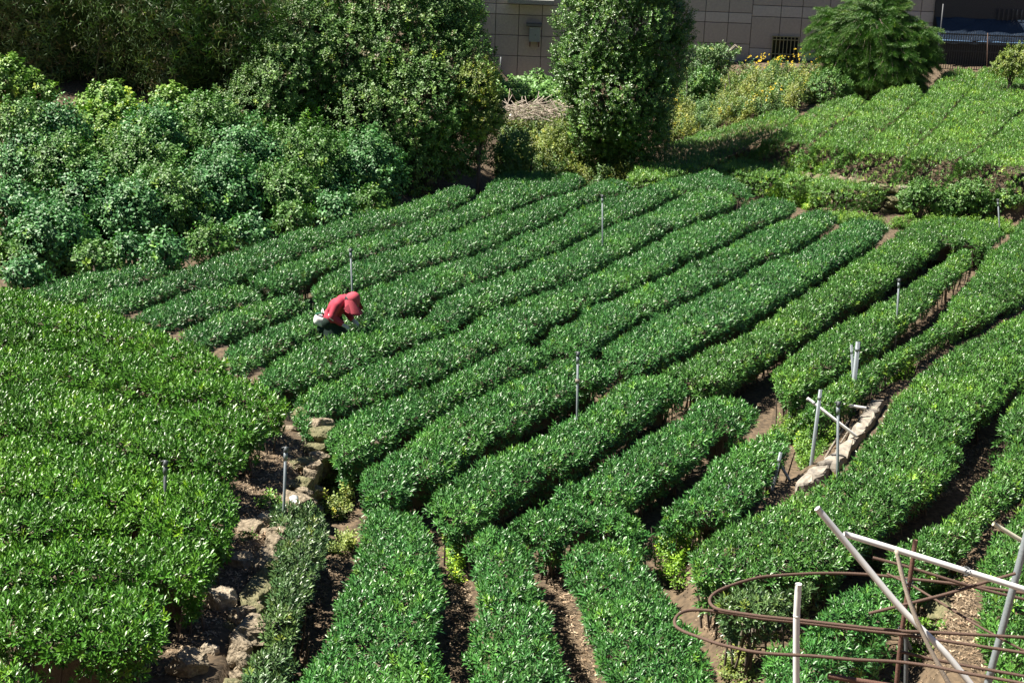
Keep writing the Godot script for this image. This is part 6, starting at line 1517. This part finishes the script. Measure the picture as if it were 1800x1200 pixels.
# [name, kind, label, [[centre, radius], ...]]
var bushes := [
	["shrub", "mulberry", "bluish broad leaved shrub at the left edge above the bright terrace", [[Vector3(-10.351, 0.964, -28.35), 0.794]]],
	["shrub", "mulberry", "broad leaved shrub under the dark grove at the left edge", [[Vector3(-10.585, 1.638, -30.817), 0.888]]],
	["shrub", "leafy", "low broad leaved shrub in the corner above the bright terrace", [[Vector3(-9.877, 0.427, -27.057), 0.455]]],
	["shrub", "mulberry", "low shrub overhanging the short wedged tea row", [[Vector3(-9.159, 0.418, -28.343), 0.59]]],
	["shrub", "mulberry", "broad leaved shrub below the pale vine mound", [[Vector3(-9.271, 0.971, -29.983), 0.935]]],
	["shrub", "leafy", "large bluish shrub right of the pale vine mound", [[Vector3(-8.639, 1.366, -32.064), 1.09]]],
	["shrub", "mulberry", "low leafy shrub at the start of the long bank row", [[Vector3(-8.212, 0.361, -29.821), 0.692]]],
	["shrub", "mulberry", "dense leafy shrub above the long bank row", [[Vector3(-7.228, 0.486, -31.171), 1.047]]],
	["shrub", "leafy", "shrub below the middle of the dark grove", [[Vector3(-7.755, 1.514, -33.336), 0.827]]],
	["shrub", "mulberry", "broad leaved shrub between grove and vine draped tree", [[Vector3(-6.624, 1.286, -33.727), 1.079]]],
	["shrub", "mulberry", "rounded shrub halfway along the bank", [[Vector3(-6.031, 0.49, -32.65), 0.914]]],
	["shrub", "leafy", "tall bluish shrub at the vine draped tree", [[Vector3(-5.321, 1.19, -34.569), 1.175]]],
	["shrub", "mulberry", "low shrub under the tall bluish one", [[Vector3(-4.703, 0.381, -34.129), 0.846]]],
	["shrub", "mulberry", "last broad leaved shrub before the vine draped tree shade", [[Vector3(-3.869, 1.041, -35.341), 0.961]]],
	["shrub", "leafy", "small leafy shrub where the bank meets the tree shadow", [[Vector3(-3.637, 0.421, -35.221), 0.592]]],
	["shrub", "mulberry", "lowest leafy shrub in the left corner", [[Vector3(-8.927, 0.719, -25.132), 0.342]]],
	["shrub", "leafy", "low leafy shrub at the near side of the wedged row", [[Vector3(-8.035, 0.738, -26.351), 0.358]]],
	["shrub", "mulberry", "low leafy shrub hanging over the bank row start", [[Vector3(-6.851, 0.75, -27.068), 0.368]]],
	["shrub", "leafy", "low leafy shrub at the first third of the bank row", [[Vector3(-6.164, 0.764, -28.021), 0.381]]],
	["shrub", "mulberry", "low shrub behind the middle of the bank row", [[Vector3(-5.583, 0.758, -29.22), 0.374]]],
	["shrub", "leafy", "low shrub behind the bank row left of the picker pole", [[Vector3(-4.929, 0.755, -30.753), 0.369]]],
	["shrub", "mulberry", "low shrub behind the bank row right of the picker pole", [[Vector3(-4.128, 0.77, -31.84), 0.382]]],
	["shrub", "leafy", "lowest shrub at the edge of the tree shadow", [[Vector3(-3.484, 0.732, -33.092), 0.344]]],
	["shrub", "mulberry", "shrub filling the hollow under the left edge ones", [[Vector3(-9.244, 0.878, -27.602), 0.662]]],
	["shrub", "leafy", "leafy shrub in the middle of the bank", [[Vector3(-7.688, 1.049, -30.525), 0.855]]],
	["shrub", "mulberry", "shrub in the bank below the grove end", [[Vector3(-6.7, 1.104, -31.767), 0.889]]],
	["shrub", "leafy", "shrub in the bank above the picker pole", [[Vector3(-5.391, 0.895, -32.429), 0.778]]],
	["shrub", "mulberry", "low shrub between the wedged row and the long bank row", [[Vector3(-7.643, 0.707, -27.311), 0.328]]],
	["shrub", "leafy", "shrub between the left edge and the pale vine mound", [[Vector3(-9.85, 1.739, -30.402), 0.73]]],
	["shrub", "mulberry", "shrub in the gap beside the pale vine mound", [[Vector3(-10.37, 2.32, -31.752), 0.635]]],
	["shrub", "leafy", "dark green shrub under the hanging vine", [[Vector3(-10.969, 2.368, -31.271), 0.688]]],
	["shrub", "mulberry", "shrub behind the pale vine mound", [[Vector3(-8.498, 2.091, -32.895), 0.724]]],
	["shrub", "leafy", "shrub below the grove left of the vine draped slope", [[Vector3(-7.483, 2.322, -34.356), 0.687]]],
	["shrub", "mulberry", "shrub low in the middle of the left bank", [[Vector3(-8.191, 0.967, -29.604), 0.71]]],
	["shrub", "vine", "pale green vine mound in front of the dark grove", [[Vector3(-9.999, 2.343, -34.5), 0.759], [Vector3(-10.013, 1.738, -33.5), 0.804], [Vector3(-9.528, 2.089, -34), 0.68], [Vector3(-10.15, 1.41, -33), 0.594]]],
	["shrub", "vine", "small pale vine patch between the mound and the vine draped tree", [[Vector3(-8.597, 2.469, -35), 0.56], [Vector3(-8.185, 2.205, -35), 0.49]]],
	["shrub", "vine", "pale vine hanging at the left edge of the grove", [[Vector3(-12.911, 2.814, -36), 0.648], [Vector3(-12.579, 2.4, -36), 0.504], [Vector3(-12.134, 2.631, -36), 0.36]]],
	["tree", "drape", "big rounded tree draped all over in vines", [[Vector3(-4.539, 3.301, -38.5), 1.54], [Vector3(-3.143, 3.909, -39), 1.638], [Vector3(-1.874, 3.327, -38.5), 1.155], [Vector3(-2.583, 2.38, -38), 1.52], [Vector3(-3.89, 2.021, -37.5), 1.35], [Vector3(-1.219, 2.356, -38), 0.73], [Vector3(-5.453, 3.641, -38.5), 1.078], [Vector3(-6.058, 4.251, -39), 0.78], [Vector3(-3.591, 5.361, -39.5), 1.738], [Vector3(-5.128, 5.003, -39.5), 1.264], [Vector3(-2.036, 4.667, -39.5), 0.948], [Vector3(-3.204, 1.22, -37.5), 1.2], [Vector3(-1.727, 1.502, -38), 0.912], [Vector3(-6.797, 2.127, -37), 1.11], [Vector3(-6.131, 3.049, -37.5), 1.125], [Vector3(-5.605, 4.05, -38), 0.988], [Vector3(-7.446, 1.659, -36.5), 0.803], [Vector3(-6.666, 3.82, -38.5), 0.693]]],
	["tree", "camphor", "dense round tree with small glossy leaves", [[Vector3(2.741, 4.395, -41.5), 1.743], [Vector3(1.88, 3.369, -41), 1.017], [Vector3(3.772, 3.552, -41.5), 1.029], [Vector3(2.816, 2.602, -41), 1.558], [Vector3(2.379, 1.659, -41), 0.951], [Vector3(3.327, 1.696, -41), 0.984], [Vector3(2.582, 6.259, -42), 1.848], [Vector3(4.19, 4.608, -41.5), 0.631], [Vector3(2.899, 0.924, -41.3), 0.694]]],
	["tree", "conifer", "drooping dark green conifer before the tiled wall", [[Vector3(11.907, 3.911, -50), 1.6], [Vector3(10.571, 3.572, -50), 0.9], [Vector3(13.293, 3.771, -50), 1], [Vector3(10.921, 2.958, -49.5), 0.891], [Vector3(12.474, 3.017, -49.5), 1.386], [Vector3(13.764, 3.113, -50), 0.64], [Vector3(12.127, 4.748, -50.5), 1.111], [Vector3(10.51, 4.206, -50.5), 0.606], [Vector3(11.227, 2.413, -49.3), 0.71], [Vector3(12.968, 2.518, -49.3), 0.789], [Vector3(12.016, 2.572, -49), 0.784]]],
	["shrub", "dark", "small leafy shrub at the foot of the conifer", [[Vector3(10.31, 2.181, -48.5), 0.621], [Vector3(10.798, 2.105, -48.5), 0.388]]],
	["shrub", "dark", "leafy shrub hanging over the right end of the ruined wall", [[Vector3(10.564, 0.482, -37.6), 0.331]]],
	["shrub", "dark", "leafy shrub at the mouth of the hollow below the hill", [[Vector3(11.17, 0.505, -37.6), 0.331]]],
	["shrub", "dark", "leafy shrub filling the hollow below the hill", [[Vector3(11.851, 0.532, -37.6), 0.391]]],
	["shrub", "dark", "leafy shrub beside the pole in the hollow", [[Vector3(12.446, 0.401, -37.6), 0.331]]],
	["shrub", "dark", "leafy shrub over the tall brown rock", [[Vector3(13.091, 0.58, -37.6), 0.391]]],
	["shrub", "dark", "small leafy shrub at the left foot of the hill", [[Vector3(7.075, 0.443, -40.5), 0.259]]],
	["shrub", "dark", "low leafy shrub behind the bending tea row", [[Vector3(11.503, 0.271, -37.6), 0.331]]],
	["shrub", "dark", "leafy shrub high in the hollow under the hill tea", [[Vector3(12.16, 0.729, -37.6), 0.361]]],
	["shrub", "dark", "low leafy shrub at the foot of the hollow pole", [[Vector3(12.806, 0.214, -37.6), 0.271]]],
	["shrub", "dark", "leafy shrub under the hill tea beside the ruined wall", [[Vector3(10.79, 0.752, -37.6), 0.301]]],
	["shrub", "dark", "leafy shrub in the hollow at the right edge", [[Vector3(13.467, 0.394, -37.6), 0.361]]],
	["shrub", "yellow", "yellowish bush at the right edge before the dark fence", [[Vector3(16.335, 3.396, -47.5), 0.57], [Vector3(15.803, 3.191, -47.5), 0.342]]],
	["shrub", "leafy", "leafy bush peeking out beside the corner of the tiled wall", [[Vector3(-2.175, 3.921, -52), 0.666], [Vector3(-2.36, 3.216, -52), 0.499]]],
	["shrub", "yellow", "yellow green shrub at the edge of the vine draped tree", [[Vector3(-1.178, 3.09, -37.5), 0.6], [Vector3(-0.974, 2.283, -37.5), 0.57]]],
	["shrub", "leafy", "green shrub under the brush pile", [[Vector3(-0.125, 1.095, -39.5), 0.537], [Vector3(-0.349, 0.801, -39.3), 0.409]]],
	["shrub", "yellow", "feathery light shrub beside the dense round tree trunk", [[Vector3(1.283, 1.088, -42), 0.605], [Vector3(1.042, 0.653, -41.5), 0.498], [Vector3(1.625, 0.676, -41.5), 0.365]]],
	["shrub", "leafy", "grey green bush under the bare branches", [[Vector3(6.34, 1.937, -50.5), 0.525], [Vector3(5.959, 1.685, -50.5), 0.364]]],
]
# bamboo: [foot, top]
var bamboos := [
	[Vector3(-15.365, 2.695, -39.534), Vector3(-14.367, 6.624, -40.355)],
	[Vector3(-15.551, 2.858, -40.406), Vector3(-15.461, 8.052, -40.285)],
	[Vector3(-14.688, 2.655, -39.431), Vector3(-14.498, 7.718, -40.178)],
	[Vector3(-15.071, 2.933, -40.907), Vector3(-14.41, 7.017, -41.347)],
	[Vector3(-14.599, 2.904, -40.828), Vector3(-14.37, 6.917, -40.087)],
	[Vector3(-13.864, 2.638, -39.501), Vector3(-14.399, 6.998, -40.56)],
	[Vector3(-13.674, 2.704, -39.924), Vector3(-14.565, 7.435, -39.834)],
	[Vector3(-13.07, 2.589, -39.475), Vector3(-13.657, 7.151, -39.577)],
	[Vector3(-12.942, 2.565, -39.38), Vector3(-13.368, 6.638, -39.779)],
	[Vector3(-12.78, 2.785, -40.653), Vector3(-12.859, 7.768, -40.906)],
	[Vector3(-12.141, 2.562, -39.612), Vector3(-12.713, 6.803, -39.605)],
	[Vector3(-12.386, 2.811, -40.917), Vector3(-11.564, 7.41, -40.332)],
	[Vector3(-11.369, 2.442, -39.185), Vector3(-10.861, 7.533, -38.655)],
	[Vector3(-11.617, 2.716, -40.629), Vector3(-11.427, 6.889, -40.022)],
	[Vector3(-10.947, 2.541, -39.865), Vector3(-9.713, 7.15, -40.455)],
	[Vector3(-10.57, 2.468, -39.58), Vector3(-9.933, 6.409, -39.705)],
	[Vector3(-10.325, 2.44, -39.498), Vector3(-10.911, 7.254, -39.099)],
	[Vector3(-9.596, 2.164, -38.19), Vector3(-8.99, 6.079, -38.266)],
	[Vector3(-9.358, 2.168, -38.337), Vector3(-9.825, 6.747, -38.339)],
	[Vector3(-9.588, 2.634, -40.805), Vector3(-9.496, 6.668, -40.236)],
	[Vector3(-9.217, 2.498, -40.266), Vector3(-9.272, 6.905, -39.728)],
	[Vector3(-8.618, 2.172, -38.854), Vector3(-8.138, 6.636, -38.599)],
	[Vector3(-8.443, 2.441, -40.465), Vector3(-8.389, 6.254, -40.165)],
	[Vector3(-8.256, 2.46, -40.695), Vector3(-7.542, 7.141, -41.153)],
	[Vector3(-7.885, 2.334, -40.244), Vector3(-6.891, 6.975, -40.221)],
	[Vector3(-7.154, 1.903, -38.339), Vector3(-7.084, 7.255, -37.794)],
	[Vector3(-19.246, 3.784, -44.902), Vector3(-19.165, 12.083, -44.767)],
	[Vector3(-19.143, 3.945, -45.819), Vector3(-19.823, 13.687, -47.14)],
	[Vector3(-18.256, 3.859, -45.494), Vector3(-18.922, 13.188, -44.995)],
	[Vector3(-17.623, 3.796, -45.252), Vector3(-17.574, 13.483, -45.393)],
	[Vector3(-17.08, 3.796, -45.353), Vector3(-16.604, 13.477, -44.94)],
	[Vector3(-16.361, 3.7, -44.941), Vector3(-16.139, 12.905, -45.004)],
	[Vector3(-15.404, 3.493, -43.96), Vector3(-15.796, 12.144, -43.479)],
	[Vector3(-15.274, 3.788, -45.624), Vector3(-15.306, 13.246, -47.111)],
	[Vector3(-13.954, 3.319, -43.254), Vector3(-13.951, 11.551, -43.691)],
	[Vector3(-13.652, 3.52, -44.466), Vector3(-13.249, 11.752, -43.745)],
	[Vector3(-13.683, 3.712, -45.519), Vector3(-13.222, 12.541, -45.574)],
	[Vector3(-13.065, 3.63, -45.257), Vector3(-14.826, 12.027, -44.738)],
	[Vector3(-12.521, 3.677, -45.69), Vector3(-12.385, 12.818, -45.537)],
	[Vector3(-11.655, 3.507, -45.013), Vector3(-12.209, 12.838, -44.459)],
	[Vector3(-11.363, 3.62, -45.731), Vector3(-11.39, 13.285, -45.372)],
	[Vector3(-10.618, 3.6, -45.853), Vector3(-9.913, 13.193, -46.023)],
]
